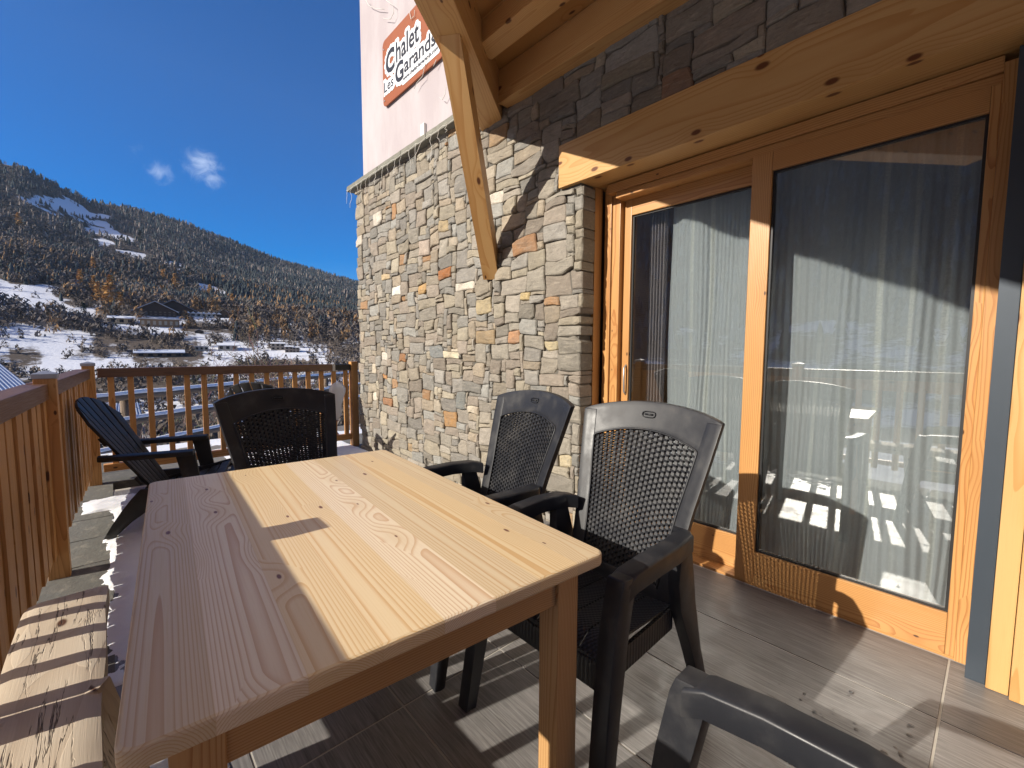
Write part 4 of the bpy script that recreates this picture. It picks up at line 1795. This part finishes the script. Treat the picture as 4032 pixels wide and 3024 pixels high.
# (text, left, right, baseline, height of the drawn letters, thinning)
WORDS = [('C', .079, .278, .295, .240, .010), ('halet', .312, .777, .337, .196, .004), ('G', .289, .466, .115, .203, .008),
         ('arands', .480, 1.075, .160, .140, .003), ('Les', .030, .245, .143, .103, .001), ('www.chalet-lesgarands.com', .453, 1.110, .092, .038, .0012)]
samples = []
for body, ua, ub, v, hh_, thin in WORDS:
    me = text_mesh(body, 1.0, thin / max(.05, hh_) * .75, .0)
    xs_ = [q_.co.x for q_ in me.vertices]
    ys_ = [q_.co.y for q_ in me.vertices]
    x0_, sx_ = min(xs_), (ub - ua) / (max(xs_) - min(xs_))
    y0_ = min(ys_) if len(body) == 1 else 0.
    sy_ = hh_ / (max(ys_) - y0_)
    for q_ in me.vertices:
        uu, vv_ = ua + (q_.co.x - x0_) * sx_, v + (q_.co.y - y0_) * sy_
        q_.co = sign_pt(uu, vv_, .0205)
    for p_ in me.polygons:
        c_ = p_.center
        vs_ = [me.vertices[i_].co for i_ in p_.vertices]
        for q_ in vs_ + [p_.center]:
            samples.append((SY0 - (q_.y + 4.1), q_.z + 4.25 - SZ0))
    me.materials.clear()
    me.materials.append(MAT['ink'])
    o = bpy.data.objects.new('lettering', me)
    COL.objects.link(o)
    o.parent = sg
    # thin serif bars under the upright letters
    if len(body) > 1 and hh_ > .09:
        pass
sam = np.array(samples)
cs_ = .0075
nu_, nv_ = int(SW / cs_), int(SH / cs_)
mask = np.zeros((nu_, nv_), dtype=bool)
UU, VV = np.meshgrid((np.arange(nu_) + .5) * cs_, (np.arange(nv_) + .5) * cs_, indexing='ij')
for uu, vv_ in sam:
    i0, i1 = max(0, int((uu - .06) / cs_)), int((uu + .06) / cs_) + 1
    j0, j1 = max(0, int((vv_ - .06) / cs_)), int((vv_ + .06) / cs_) + 1
    mask[i0:i1, j0:j1] |= np.hypot(UU[i0:i1, j0:j1] - uu, VV[i0:i1, j0:j1] - vv_) < .040
bv, bf, ids = [], [], {}
def vid(i, j):
    if (i, j) not in ids:
        ids[(i, j)] = len(bv)
        bv.append(tuple(sign_pt(i * cs_, j * cs_, .0185)))
    return ids[(i, j)]
for i in range(nu_):
    for j in range(nv_):
        if mask[i, j] and i * cs_ > .012 and j * cs_ > .012 and (i + 1) * cs_ < SW - .012:
            bf.append((vid(i, j), vid(i + 1, j), vid(i + 1, j + 1), vid(i, j + 1)))
quick('lettering_backing', MAT['signwhite'], bv, bf, sg)
mb = MB()
for u, v in ((.035, .06), (.035, SH - .09)):
    mb.tube([sign_pt(u, v, .015), sign_pt(u, v, .022)], .008, 8)
mb.build('screw', MAT['metal'], sg)

# string lights along the ledge, loose cables above
sl_ = empty('string_lights', (2.23, 4.2, 3.2))
tag(sl_, 'white icicle string lights hanging from the slate ledge', 'lights')
mb = MB()
rs = random.Random(12)
O = Vector((2.23, 4.2, 3.2))
pts = []
for i in range(60):
    Y = 5.47 - i * .045
    pts.append(Vector((2.214 - rs.uniform(0, .006), Y, 3.172 + rs.gauss(0, .003) - .012 * abs(math.sin(i * .6)))) - O)
mb.tube(pts, .0022, 4)
for i in range(1, 60, 3):
    b_ = pts[i]
    L = rs.choice((.1, .16, .24, .3)) * rs.uniform(.7, 1.1)
    p_ = [b_]
    x_, y_ = 0, 0
    for k in range(1, 6):
        x_ += rs.gauss(0, .010)
        y_ += rs.gauss(0, .018)
        p_.append(b_ + Vector((min(0, x_) - .01, y_, -L * k / 5)))
    mb.tube(p_, .0019, 4)
mb.build('cable', plain('white_cable', (.62, .60, .55), .5), sl_)
lc = empty('loose_cable', (2.38, 4.2, 4.6))
tag(lc, 'thin white cable looping over the rendered wall around the sign', 'cable')
mb = MB()
O = Vector((2.38, 4.2, 4.6))
def onx(px, py, X):
    d = ray(px, py)
    k = X / d.x
    return Vector((X, d.y * k, H + d.z * k))
for path in ([(1440, 0), (1452, 22), (1480, 34), (1512, 36)], [(1520, 0), (1548, 22), (1550, 50), (1538, 76), (1510, 73)], [(1612, 45), (1618, 75), (1632, 62), (1632, 40)],
             [(1690, 215), (1672, 260), (1664, 300), (1642, 325), (1630, 350)], [(1718, 235), (1706, 262)], [(1756, 340), (1752, 372), (1742, 392), (1732, 384)]):
    mb.tube([onx(*p_, 2.355) - O for p_ in path], .0032, 5)
mb.build('cable', bpy.data.materials['white_cable'], lc)
# small white junction box on the ledge
mb = MB()
c_ = onx(1662, 505, 2.37)
mb.bx(2.37, 2.40, c_.y - .035, c_.y + .035, c_.z - .07, c_.z + .045, bevel=.008)
o = mb.build('junction_box', plain('white_box_plastic', (.66, .64, .60), .5))
tag(o, 'small white cable box fixed just above the slate ledge', 'box')

# ------------------------------------------------------------------ railings
far_r = empty('railing', (1.1, 5.58, 0))
tag(far_r, 'short wooden end railing with square balusters and dark handrail, ending at the stone wall', 'railing')
O = Vector((1.1, 5.58, 0))


def rp(mb, name, mat, root, O):
    o = mb.build(name, mat, root)
    o.location = -O
    return o


YF = 5.55
mb = MB()
mb.bx(-.11, 2.02, YF, YF + .09, .978, 1.062, bevel=.005, long=0)
rp(mb, 'handrail', MAT['handrail'], far_r, O)
mb = MB()
mb.bx(2.035, 2.245, YF - .002, YF + .088, .985, 1.058, bevel=.003, long=0)
rp(mb, 'handrail_wrap', MAT['rubber'], far_r, O)
mb = MB()
mb.bx(2.018, 2.05, YF - .006, YF + .094, .974, 1.066, bevel=.002)
rp(mb, 'clamp', MAT['metal'], far_r, O)
mb = MB()
mb.bx(-.11, 2.25, YF + .01, YF + .08, .09, .16, bevel=.004, long=0)
rp(mb, 'bottom_rail', MAT['rail'], far_r, O)
for X in (-.021, .119, .262, .411, .557, .702, .849, .993, 1.141, 1.292, 1.438, 1.591, 1.741, 1.894, 2.044, 2.193):
    mb = MB()
    mb.bx(X - .023, X + .023, YF + .022, YF + .066, .155, .98, bevel=.004)
    rp(mb, 'baluster', MAT['rail'], far_r, O)
mb = MB()
mb.bx(2.250, 2.335, YF - .01, YF + .075, -.1, 1.09, bevel=.004)
rp(mb, 'post', MAT['rail'], far_r, O)

lr = empty('railing', (-.25, 2.4, 0))
tag(lr, 'long wooden side railing with boards and square capped posts beside the bench', 'railing')
O = Vector((-.25, 2.4, 0))


def xin(Y):
    return float(np.interp(Y, [-4, 1.4, 3.4, 5.5], [-.60, -.352, -.255, -.152]))


def seg(mb, ya, yb, xo, wd, z0, z1_, **k):
    """piece along the railing line, inner face at xin+xo"""
    pa, pb = Vector((xin(ya) + xo - wd / 2, ya, (z0 + z1_) / 2)), Vector((xin(yb) + xo - wd / 2, yb, (z0 + z1_) / 2))
    return mb.beam(pa, pb, wd, z1_ - z0, **k)


for ya, yb in ((-4, -.55), (-.49, 1.39), (1.48, 3.35), (3.44, 5.46)):
    mb = MB()
    seg(mb, ya, yb, 0, .095, .978, 1.062, bevel=.006)
    rp(mb, 'handrail', MAT['handrail'], lr, O)
    mb = MB()
    seg(mb, ya, yb, -.03, .045, .165, .21, bevel=.004)
    rp(mb, 'bottom_rail', MAT['rail'], lr, O)
for yp in (-.52, 1.435, 3.395, 5.50):
    mb = MB()
    xi = xin(yp) + .028
    mb.bx(xi - .085, xi, yp - .043, yp + .043, -.1, 1.092, bevel=.004)
    po = rp(mb, 'post', MAT['rail'], lr, O)
    mb = MB()
    xc = xi - .0425
    s = .049
    mb.bx(xc - s, xc + s, yp - s, yp + s, 1.088, 1.114, bevel=.003)
    b_ = [Vector((xc + a * s, yp + c * s, 1.1135)) for a, c in ((-1, -1), (1, -1), (1, 1), (-1, 1))]
    mb.add(b_ + [Vector((xc, yp, 1.130))], [(0, 1, 4), (1, 2, 4), (2, 3, 4), (3, 0, 4)])
    mb.build('cap', MAT['metal'], po)
yb_ = -3.9
k = 0
while yb_ < 5.42:
    if min(abs(yb_ - yp) for yp in (-.52, 1.435, 3.395, 5.5)) > .07:
        mb = MB()
        xi = xin(yb_) - .012 - (.004 if k % 2 else 0)
        k += 1
        hw_ = .0235 if yb_ < 2.1 else .0715
        mb.bx(xi - .030, xi, yb_ - hw_, yb_ + hw_, .13, .98, bevel=.003)
        rp(mb, 'baluster', MAT['rail'], lr, O)
    yb_ += .1505

# plank screen on the outer side of the far half of the railing
for ya, yb in ((2.12, 3.35), (3.44, 5.46)):
    mb = MB()
    seg(mb, ya, yb, -.062, .018, .18, .865, bevel=.002)
    rp(mb, 'plank_screen', MAT['rail'], lr, O)
for ya, yb in ((-4, 1.4), (1.401, 3.4), (3.401, 5.46)):  # added outer board, blocks sun that would streak the table's left edge
    mb = MB()
    seg(mb, ya, yb, -.0965, .018, .868, 1.03, bevel=.002)
    rp(mb, 'added_shade_board', MAT['rail'], lr, O)

# clear plastic bag hanging on the end railing
q = M('cloudy_plastic_bag', .25, .5)
q.base((.80, .80, .80))
q.b.inputs['Transmission Weight'].default_value = .35
q.b.inputs['Alpha'].default_value = .80
q.b.inputs['Roughness'].default_value = .3
mb = MB()
n, mm = 18, 14
cb = Vector((2.035, 5.50, .62))
vs, fs = [], []
prof = [(.0, .04), (.04, .055), (.12, .075), (.25, .082), (.4, .07), (.55, .085), (.7, .105), (.82, .10), (.93, .075), (1., .02)]
for i, (t, r_) in enumerate(prof):
    for k in range(n):
        a = 2 * math.pi * k / n
        nn = 1 + .30 * mnoise.noise(Vector((math.cos(a) * 1.7, math.sin(a) * 1.7, t * 5)))
        vs.append(cb + Vector((r_ * nn * math.cos(a) + .03 * (t - .5), r_ * .6 * nn * math.sin(a), -.25 + .47 * t)))
for i in range(len(prof) - 1):
    for k in range(n):
        k2 = (k + 1) % n
        fs.append((i * n + k, i * n + k2, (i + 1) * n + k2, (i + 1) * n + k))
fs.append(tuple(range(n))[::-1])
fs.append(tuple((len(prof) - 1) * n + k for k in range(n)))
mb.add(vs, fs, smooth=True)
o = mb.build('plastic_bag', q.m)
tag(o, 'cloudy white plastic bag tied to the end railing near the stone wall', 'bag')

# ------------------------------------------------------------------ table
T = [Vector((-.020, .683, 0)), Vector((.883, .640, 0)), Vector((1.000, 2.050, 0)), Vector((.071, 2.114, 0))]
tc_ = sum(T, Vector()) / 4
ang = math.atan2((T[2] + T[3] - T[0] - T[1]).y, (T[2] + T[3] - T[0] - T[1]).x) - math.pi / 2
tb_root = empty('table', tc_, ang)
tag(tb_root, 'pale pine dining table with rounded corners and striped railing shadow', 'table')
TWd, TLn = .915, 1.42
tp_ = [(Matrix.Rotation(-ang, 3, 'Z') @ (p_ - tc_)) for p_ in T]
xs = [(-TWd / 2, -TLn / 2), (TWd / 2, -TLn / 2), (TWd / 2, TLn / 2), (-TWd / 2, TLn / 2)]
# top: rounded rectangle with eased edges
def round_plate(w_, l_, r_, z0, z1_, e=.006, n=8):
    o_ = []
    for sx, sy, a0 in ((1, 1, 0), (-1, 1, 90), (-1, -1, 180), (1, -1, 270)):
        for k in range(n + 1):
            a = R(a0 + 90 * k / n)
            o_.append((sx * (w_ / 2 - r_), sy * (l_ / 2 - r_), r_, a))
    rings = []
    for ins, z in ((e, z0), (e * .3, z0 + e * .3), (0, z0 + e), (0, z1_ - e), (e * .3, z1_ - e * .3), (e, z1_)):
        rings.append([(cx + (r__ - ins) * math.cos(a), cy + (r__ - ins) * math.sin(a), z) for cx, cy, r__, a in o_])
    n_ = len(o_)
    vs = [p_ for r__ in rings for p_ in r__]
    fs = []
    for i in range(len(rings) - 1):
        for k in range(n_):
            fs.append((i * n_ + k, i * n_ + (k + 1) % n_, (i + 1) * n_ + (k + 1) % n_, (i + 1) * n_ + k))
    fs.append(tuple(range(n_))[::-1])
    fs.append(tuple((len(rings) - 1) * n_ + k for k in range(n_)))
    return vs, fs


vs, fs = round_plate(TWd, TLn, .028, .718, .750)
mb = MB()
mb.add(vs, fs, [(p_[1] + 3.1, p_[0] + .47, p_[2] - .75) for p_ in vs])
mb.build('tabletop', MAT['table'], tb_root)
ai = .055
for (x0, x1, y0, y1) in ((-TWd / 2 + .11, TWd / 2 - .11, -TLn / 2 + ai, -TLn / 2 + ai + .022), (-TWd / 2 + .11, TWd / 2 - .11, TLn / 2 - ai - .022, TLn / 2 - ai),
                         (-TWd / 2 + ai, -TWd / 2 + ai + .022, -TLn / 2 + .11, TLn / 2 - .11), (TWd / 2 - ai - .022, TWd / 2 - ai, -TLn / 2 + .11, TLn / 2 - .11)):
    mb = MB()
    mb.bx(x0, x1, y0, y1, .628, .7175, bevel=.002)
    mb.build('apron', MAT['table_leg'], tb_root)
for sx in (-1, 1):
    for sy in (-1, 1):
        mb = MB()
        cx, cy = sx * (TWd / 2 - .085), sy * (TLn / 2 - .080)
        mb.bx(cx - .034, cx + .034, cy - .034, cy + .034, .0, .7175, bevel=.003)
        mb.build('leg', MAT['table_leg'], tb_root)

# ------------------------------------------------------------------ garden armchairs
def lean_y(z):
    # y of the back surface at height z (front is +y)
    t = max(0, z - .40)
    return -.045 - .30 * t - .05 * t * t


def hwid(z):
    return float(np.interp(z, [.40, .55, .70, .85, 1.0, 1.06], [.215, .225, .243, .268, .290, .292]))


def bpt(u, z, hw_=None):
    """u in metres from the centre line"""
    return Vector((u, lean_y(z) - .030 * (1 - (u / .29) ** 2), z))


def topz(u):
    return 1.0 + .047 * (1 - (u / .29) ** 2) ** .8 if abs(u) < .29 else 1.0


def tz2(u):      # lower edge of the crest panel
    return .895 + .050 * (1 - min(1, (u / .235) ** 2))


def make_chair():
    root = empty('garden_armchair', (0, 0, 0))
    th = Vector((0, -.026, 0))
    # side stiles
    mb = MB()
    for s in (-1, 1):
        P = []
        for i in range(22):
            z = .40 + (1.0 - .40) * i / 21
            ho = hwid(z)
            hi_ = ho - .055
            row = []
            for k in range(4):
                u = s * (ho + (hi_ - ho) * k / 3)
                b_ = bpt(u, z)
                row.append(b_)
            P.append(row)
        mb.grid(P, th, smooth=True)
    # crest panel
    P = []
    for i in range(25):
        u0 = -1 + 2 * i / 24
        row = []
        for k in range(7):
            t = k / 6
            ut, ub = u0 * .2897, u0 * .234
            zt, zb = topz(ut) + .001, tz2(ub)
            u = ub + (ut - ub) * t
            z = zb + (zt - zb) * t
            b_ = bpt(u, z)
            row.append(b_ + Vector((0, -.0022, 0)))
        P.append(row)
    mb.grid(P, th, smooth=True)
    # lower cross piece
    P = []
    for i in range(13):
        u = -.168 + .336 * i / 12
        P.append([bpt(u, .385), bpt(u, .415), bpt(u, .445)])
    mb.grid(P, th, smooth=True)
    # raised inner lip round the woven panel
    lip = []
    for i in range(15):
        z = .44 + (tz2(.234) - .44) * i / 14
        lip.append(bpt(-(hwid(z) - .055), z) + Vector((0, .001, 0)))
    for i in range(1, 20):
        u = -.234 + .468 * i / 20
        lip.append(bpt(u, tz2(u)) + Vector((0, .001, 0)))
    for i in range(15):
        z = tz2(.234) + (.44 - tz2(.234)) * i / 14
        lip.append(bpt((hwid(z) - .055), z) + Vector((0, .001, 0)))
    mb.tube(lip, .0042, 6)
    fr = mb.build('back_frame', MAT['plastic'], root, weld=.0028)
    # embossed oval mark on the crest
    mb = MB()
    ov = []
    for k in range(17):
        a = 2 * math.pi * k / 16
        u = .027 * (abs(math.cos(a)) ** .6) * (1 if math.cos(a) > 0 else -1)
        z = 1.002 + .011 * (abs(math.sin(a)) ** .6) * (1 if math.sin(a) > 0 else -1)
        ov.append(bpt(u, z) + Vector((0, .003, 0)))
    mb.tube(ov, .0022, 5)
    mb.tube([bpt(-.017, 1.002) + Vector((0, .002, 0)), bpt(.017, 1.002) + Vector((0, .002, 0))], .0035, 5)
    mb.build('emblem', MAT['plastic'], fr)
    # woven panel
    mb = MB()
    NC, NR = 21, 50
    for c_ in range(NC):
        f = -1 + 2 * (c_ + .5) / NC
        pts = []
        zt = tz2(f * .234)
        for i in range(13):
            z = .44 + (zt - .44) * i / 12
            b_ = bpt(f * (hwid(z) - .055), z)
            pts.append([b_ + Vector((-.0058, -.010, 0)), b_ + Vector((.0058, -.010, 0))])
        mb.grid(pts, (0, -.004, 0), smooth=False)
    for r_ in range(NR):
        t = (r_ + .5) / NR
        P = []
        for i in range(NC * 2):
            c_ = i // 2
            f = -1 + 2 * (c_ + (.10 if i % 2 == 0 else .90)) / NC
            zt = tz2(f * .234)
            z = .445 + (zt - .450) * t
            b_ = bpt(f * (hwid(z) - .056), z)
            # over one strip, under the next; brick pattern from row to row
            d_ = -.0035 if (c_ + r_) % 2 == 0 else -.0150
            hh_ = .0041
            P.append([b_ + Vector((0, d_, -hh_)), b_ + Vector((0, d_, hh_))])
        mb.grid(P, (0, -.0025, 0), smooth=False)
    mb.build('woven_panel', MAT['plastic'], fr)
    # seat: shaped slab with a rolled front, five long slots
    mb = MB()
    xs_ = [-.225, -.135, -.129, -.045, -.039, .039, .045, .129, .135, .225]
    for a_, b_ in zip(xs_[0::2], xs_[1::2]):
        P = []
        for i in range(15):
            yy = -.06 + .37 * i / 14
            zz = .405 + .022 * (i / 14) - (.05 * max(0, (i - 11) / 3) ** 2)
            row = []
            for k in range(5):
                x_ = a_ + (b_ - a_) * k / 4
                row.append(Vector((x_, yy, zz + .012 * (x_ / .225) ** 2 - (.0015 if k in (0, 4) else 0))))
            P.append(row)
        mb.grid(P, (0, 0, -.008), smooth=True)
    # skirt
    mb.beam((-.225, .300, .345), (.225, .300, .345), .012, .095, bevel=.004)
    mb.beam((-.226, -.06, .375), (-.226, .30, .360), .014, .075, bevel=.004)
    mb.beam((.226, -.06, .375), (.226, .30, .360), .014, .075, bevel=.004)
    mb.build('seat', MAT['seatp'], root)
    for s in (-1, 1):
        # arm: swept flat board
        mb = MB()
        path = [(-.10, .232, .668), (-.06, .262, .674), (.05, .275, .676), (.17, .272, .672), (.262, .266, .662), (.300, .262, .645)]
        P = []
        for (yy, xx, zz) in path:
            w2 = .031
            P.append([Vector((s * (xx - w2), yy, zz - .004)), Vector((s * (xx - w2 * .8), yy, zz)), Vector((s * (xx + w2 * .8), yy, zz)), Vector((s * (xx + w2), yy, zz - .005))])
        mb.grid(P, (0, 0, -.050), smooth=False)
        mb.build('armrest', MAT['plastic'], root, weld=.0045)
        # front leg: flat board running from the arm end down and forward
        mb = MB()
        P = []
        for (zz, yy, d_, xx) in ((.655, .285, .060, .264), (.625, .292, .068, .264), (.50, .316, .068, .262), (.30, .350, .058, .268), (.0, .398, .042, .280)):
            P.append([Vector((s * (xx + .026), yy - d_ / 2, zz)), Vector((s * (xx + .030), yy, zz)), Vector((s * (xx + .026), yy + d_ / 2, zz))])
        mb.grid(P, lambda p_: Vector((-s * .052, 0, 0)), smooth=False)
        mb.build('leg', MAT['plastic'], root, weld=.0045)
        # rear leg
        mb = MB()
        P = []
        for (zz, yy, d_, xx) in ((.645, -.045, .060, .262), (.52, -.06, .10, .258), (.42, -.085, .10, .255), (.25, -.14, .06, .262), (.0, -.225, .040, .276)):
            P.append([Vector((s * (xx + .018), yy - d_ / 2, zz)), Vector((s * (xx + .022), yy, zz)), Vector((s * (xx + .018), yy + d_ / 2, zz))])
        mb.grid(P, lambda p_: Vector((-s * .040, 0, 0)), smooth=False)
        mb.build('leg', MAT['plastic'], root, weld=.0045)
    return root


q = M('woven_seat_resin', .45, .5)
p = q.obj()
x, y, z = q.xyz(p)
sxx = q.math('SINE', q.math('MULTIPLY', x, 420.))
syy = q.math('SINE', q.math('MULTIPLY', y, 420.))
chk = q.math('MULTIPLY', sxx, syy)
q.base(q.mix(q.mr(chk, .3, .9), (.017, .018, .020), (.05, .05, .055)))
q.bump(chk, .6, .002)
MAT['seatp'] = q.m

chair = make_chair()
GA = 'black resin garden armchairs round the table'
SPOTS = [((1.262, .905), 90 + 0, 'black woven back armchair in front of the wide glass pane, near arm fully in view'),
         ((1.265, 1.565), 90 - 7, 'black woven back armchair in front of the stone wall pillar, second along the table'),
         ((.655, 2.19), 180 + 8, 'black armchair in shade at the far end of the table, back towards the end railing'),
         ((.495, .050), 0, 'black armchair at the near table end, only one armrest and leg in view')]
for i, ((X, Y), rz, lab) in enumerate(SPOTS):
    o = chair if i == 0 else copy_tree(chair)
    o.location = (X, Y, 0)
    o.rotation_euler = (0, 0, R(rz))
    tag(o, lab, 'armchair', GA)


# ------------------------------------------------------------------ adirondack chairs
def make_adirondack():
    root = empty('adirondack_chair', (0, 0, 0))
    # front = +y ; back slats lean backwards
    base = Vector((0, -.04, .235))
    d_ = Vector((0, -.52, .855)).normalized()
    nrm = Vector((0, .855, .52)).normalized()
    mb = MB()
    ns = 6
    for k in range(ns):
        f = (k - (ns - 1) / 2) / ((ns - 1) / 2)
        L = .80 - .085 * f * f - (.02 if abs(f) > .9 else 0)
        P = []
        for i in range(9):
            t = i / 8
            half = .0265 + .0155 * t
            c = f * (.150 + .105 * t)
            lw, rw = c - half, c + half
            row = []
            for kk in range(3):
                u = lw + (rw - lw) * kk / 2
                l_ = L * t
                if i == 8:
                    l_ = .80 - .36 * u * u / .26 ** 2 * .26 - .012
                    l_ = .80 - .085 * (u / .235) ** 2 * (1.0 if abs(u) < .24 else 1.5)
                sag = -.020 * (1 - (u / .25) ** 2)
                row.append(base + d_ * l_ + Vector((u, 0, 0)) + nrm * sag)
            P.append(row)
        mb.grid(P, -nrm * .018, smooth=False)
    # cross battens behind
    for l_ in (.15, .48):
        P = []
        for i in range(11):
            u = -.235 + .47 * i / 10
            sag = -.020 * (1 - (u / .25) ** 2)
            c = base + d_ * l_ + Vector((u, 0, 0)) + nrm * (sag - .019)
            P.append([c - d_ * .03, c + d_ * .03])
        mb.grid(P, -nrm * .018, smooth=False)
    mb.build('backrest', MAT['plastic2'], root, weld=.002)
    mb = MB()
    for k in range(7):
        t = k / 6
        yy = -.06 + .44 * t
        zz = .225 + .125 * t - .02 * math.sin(t * math.pi) - .05 * max(0, t - .85) / .15
        mb.beam((-.25, yy, zz), (.25, yy, zz), .062, .018, up=(0, -.27, 1), bevel=.004)
    for s in (-1, 1):
        mb.beam((s * .255, -.15, .205), (s * .255, .34, .315), .02, .06, bevel=.004)
    mb.build('seat', MAT['plastic2'], root)
    for s in (-1, 1):
        mb = MB()
        P = []
        for (yy, xx, w2) in ((-.33, .275, .022), (-.30, .285, .036), (-.15, .290, .042), (.0, .295, .046), (.12, .30, .048), (.18, .30, .044)):
            P.append([Vector((s * (xx - w2), yy, .543)), Vector((s * xx, yy, .550)), Vector((s * (xx + w2), yy, .543))])
        mb.grid(P, (0, 0, -.032), smooth=True)
        mb.build('armrest', MAT['plastic2'], root, weld=.0045)
        mb = MB()
        P = []
        for (zz, yy, w2) in ((.525, .13, .055), (.40, .15, .050), (.20, .185, .046), (.0, .22, .042)):
            P.append([Vector((s * .315, yy - w2, zz)), Vector((s * .32, yy, zz)), Vector((s * .315, yy + w2, zz))])
        mb.grid(P, (-s * .032, 0, 0), smooth=False)
        mb.build('leg', MAT['plastic2'], root, weld=.0045)
        mb = MB()
        P = []
        for (zz, yy, w2) in ((.30, .02, .15), (.24, -.06, .12), (.17, -.15, .080), (.09, -.23, .050), (.0, -.30, .030)):
            P.append([Vector((s * .285, yy - w2, zz)), Vector((s * .29, yy, zz)), Vector((s * .285, yy + w2, zz))])
        mb.grid(P, (-s * .032, 0, 0), smooth=False)
        mb.build('leg', MAT['plastic2'], root, weld=.0045)
    return root


ad1 = make_adirondack()
ad1.location = (.29, 4.02, .012)
ad1.rotation_euler = (0, 0, R(-90 - 15))
tag(ad1, 'black slatted adirondack chair in the corner of the railings, facing the wall', 'garden chair', 'adirondack chairs behind the table')
ad2 = copy_tree(ad1)
ad2.location = (1.27, 5.17, .025)
ad2.rotation_euler = (0, 0, R(-40))
tag(ad2, 'adirondack chair with only its fanned top showing behind the dark armchair', 'garden chair', 'adirondack chairs behind the table')

# ------------------------------------------------------------------ rustic bench
bn = empty('bench', (-.145, 1.1, 0))
tag(bn, 'weathered thick plank bench with wedged legs and baluster shadows', 'bench')
n = 40
P = []
yb0, yb1 = .1, 2.065
for i in range(n + 1):
    Y = yb0 + (yb1 - yb0) * i / n
    xl = -.252 + .010 * mnoise.noise(Vector((Y * 3, 1, 0)))
    xr = -.052 + .006 * mnoise.noise(Vector((Y * 4, 7, 0))) - .006 * (yb1 - Y)
    t = (Y - (yb1 - .10)) / .10
    if t > 0:
        xl += .012 * t * t
    row = []
    for k in range(9):
        x_ = xl + (xr - xl) * k / 8
        dz = -.006 if k in (0, 8) else 0
        row.append(Vector((x_ + .145, Y - 1.1 + (.012 * (1 - k / 8) * -1 if i == n else 0), .420 + dz + .0025 * mnoise.noise(Vector((x_ * 14, Y * 5, 2))))))
    P.append(row)
mb = MB()
mb.grid(P, (0, 0, -.068), smooth=True)
mb.wc = [(p_[1] + 2., p_[0], p_[2]) for p_ in mb.v]
se = mb.build('seat', MAT['bench'], bn)
for (Y, s) in ((1.45, 1), (1.45, -1), (.5, 1), (.5, -1)):
    mb = MB()
    xt = -.068 if s > 0 else -.235
    a_ = Vector((xt + .145 - s * .006, Y - 1.1, .4215))
    b_ = Vector((xt + .145 + s * .095, Y - 1.1 - .05, .0))
    mb.beam(a_, b_, .055, .045, bevel=.01)
    mb.build('leg', MAT['bench'], bn)
mb = MB()
mb.beam((-.09, .35, .20), (.12, .35, .20), .05, .04, bevel=.008)
mb.build('stretcher', MAT['bench'], bn)

# ------------------------------------------------------------------ small wooden cabinet on castors at the right
cb_ = empty('cabinet', (2.33, -.32, 0))
tag(cb_, 'brown wooden cabinet on black castors at the cladding', 'cabinet')
mb = MB()
mb.bx(-.13, .0, -.22, .150, .07, .50, bevel=.006)
mb.build('body', wood('red_brown_wood', (.22, .09, .035), (.13, .045, .018), (.16, .06, .022), ring=70), cb_)
for yy in (-.19, .13):
    mb = MB()
    mb.tube([(-.095, yy - .014, .030), (-.095, yy + .014, .030)], .030, 14)
    mb.build('castor', MAT['rubber'], cb_)

# ------------------------------------------------------------------ the air
hz = MB()
hz.bx(-2300, 2300, -2300, 2300, -160, 1150, bevel=0)
hm = bpy.data.materials.new('valley_air')
hm.use_nodes = True
ht = hm.node_tree
ht.nodes.clear()
ho = ht.nodes.new('ShaderNodeOutputMaterial')
hv = ht.nodes.new('ShaderNodeVolumePrincipled')
hv.inputs['Color'].default_value = (.62, .78, 1.0, 1)
hv.inputs['Density'].default_value = .000045
hv.inputs['Anisotropy'].default_value = .1
ht.links.new(hv.outputs[0], ho.inputs['Volume'])
tag(hz.build('haze', hm), kind='stuff')
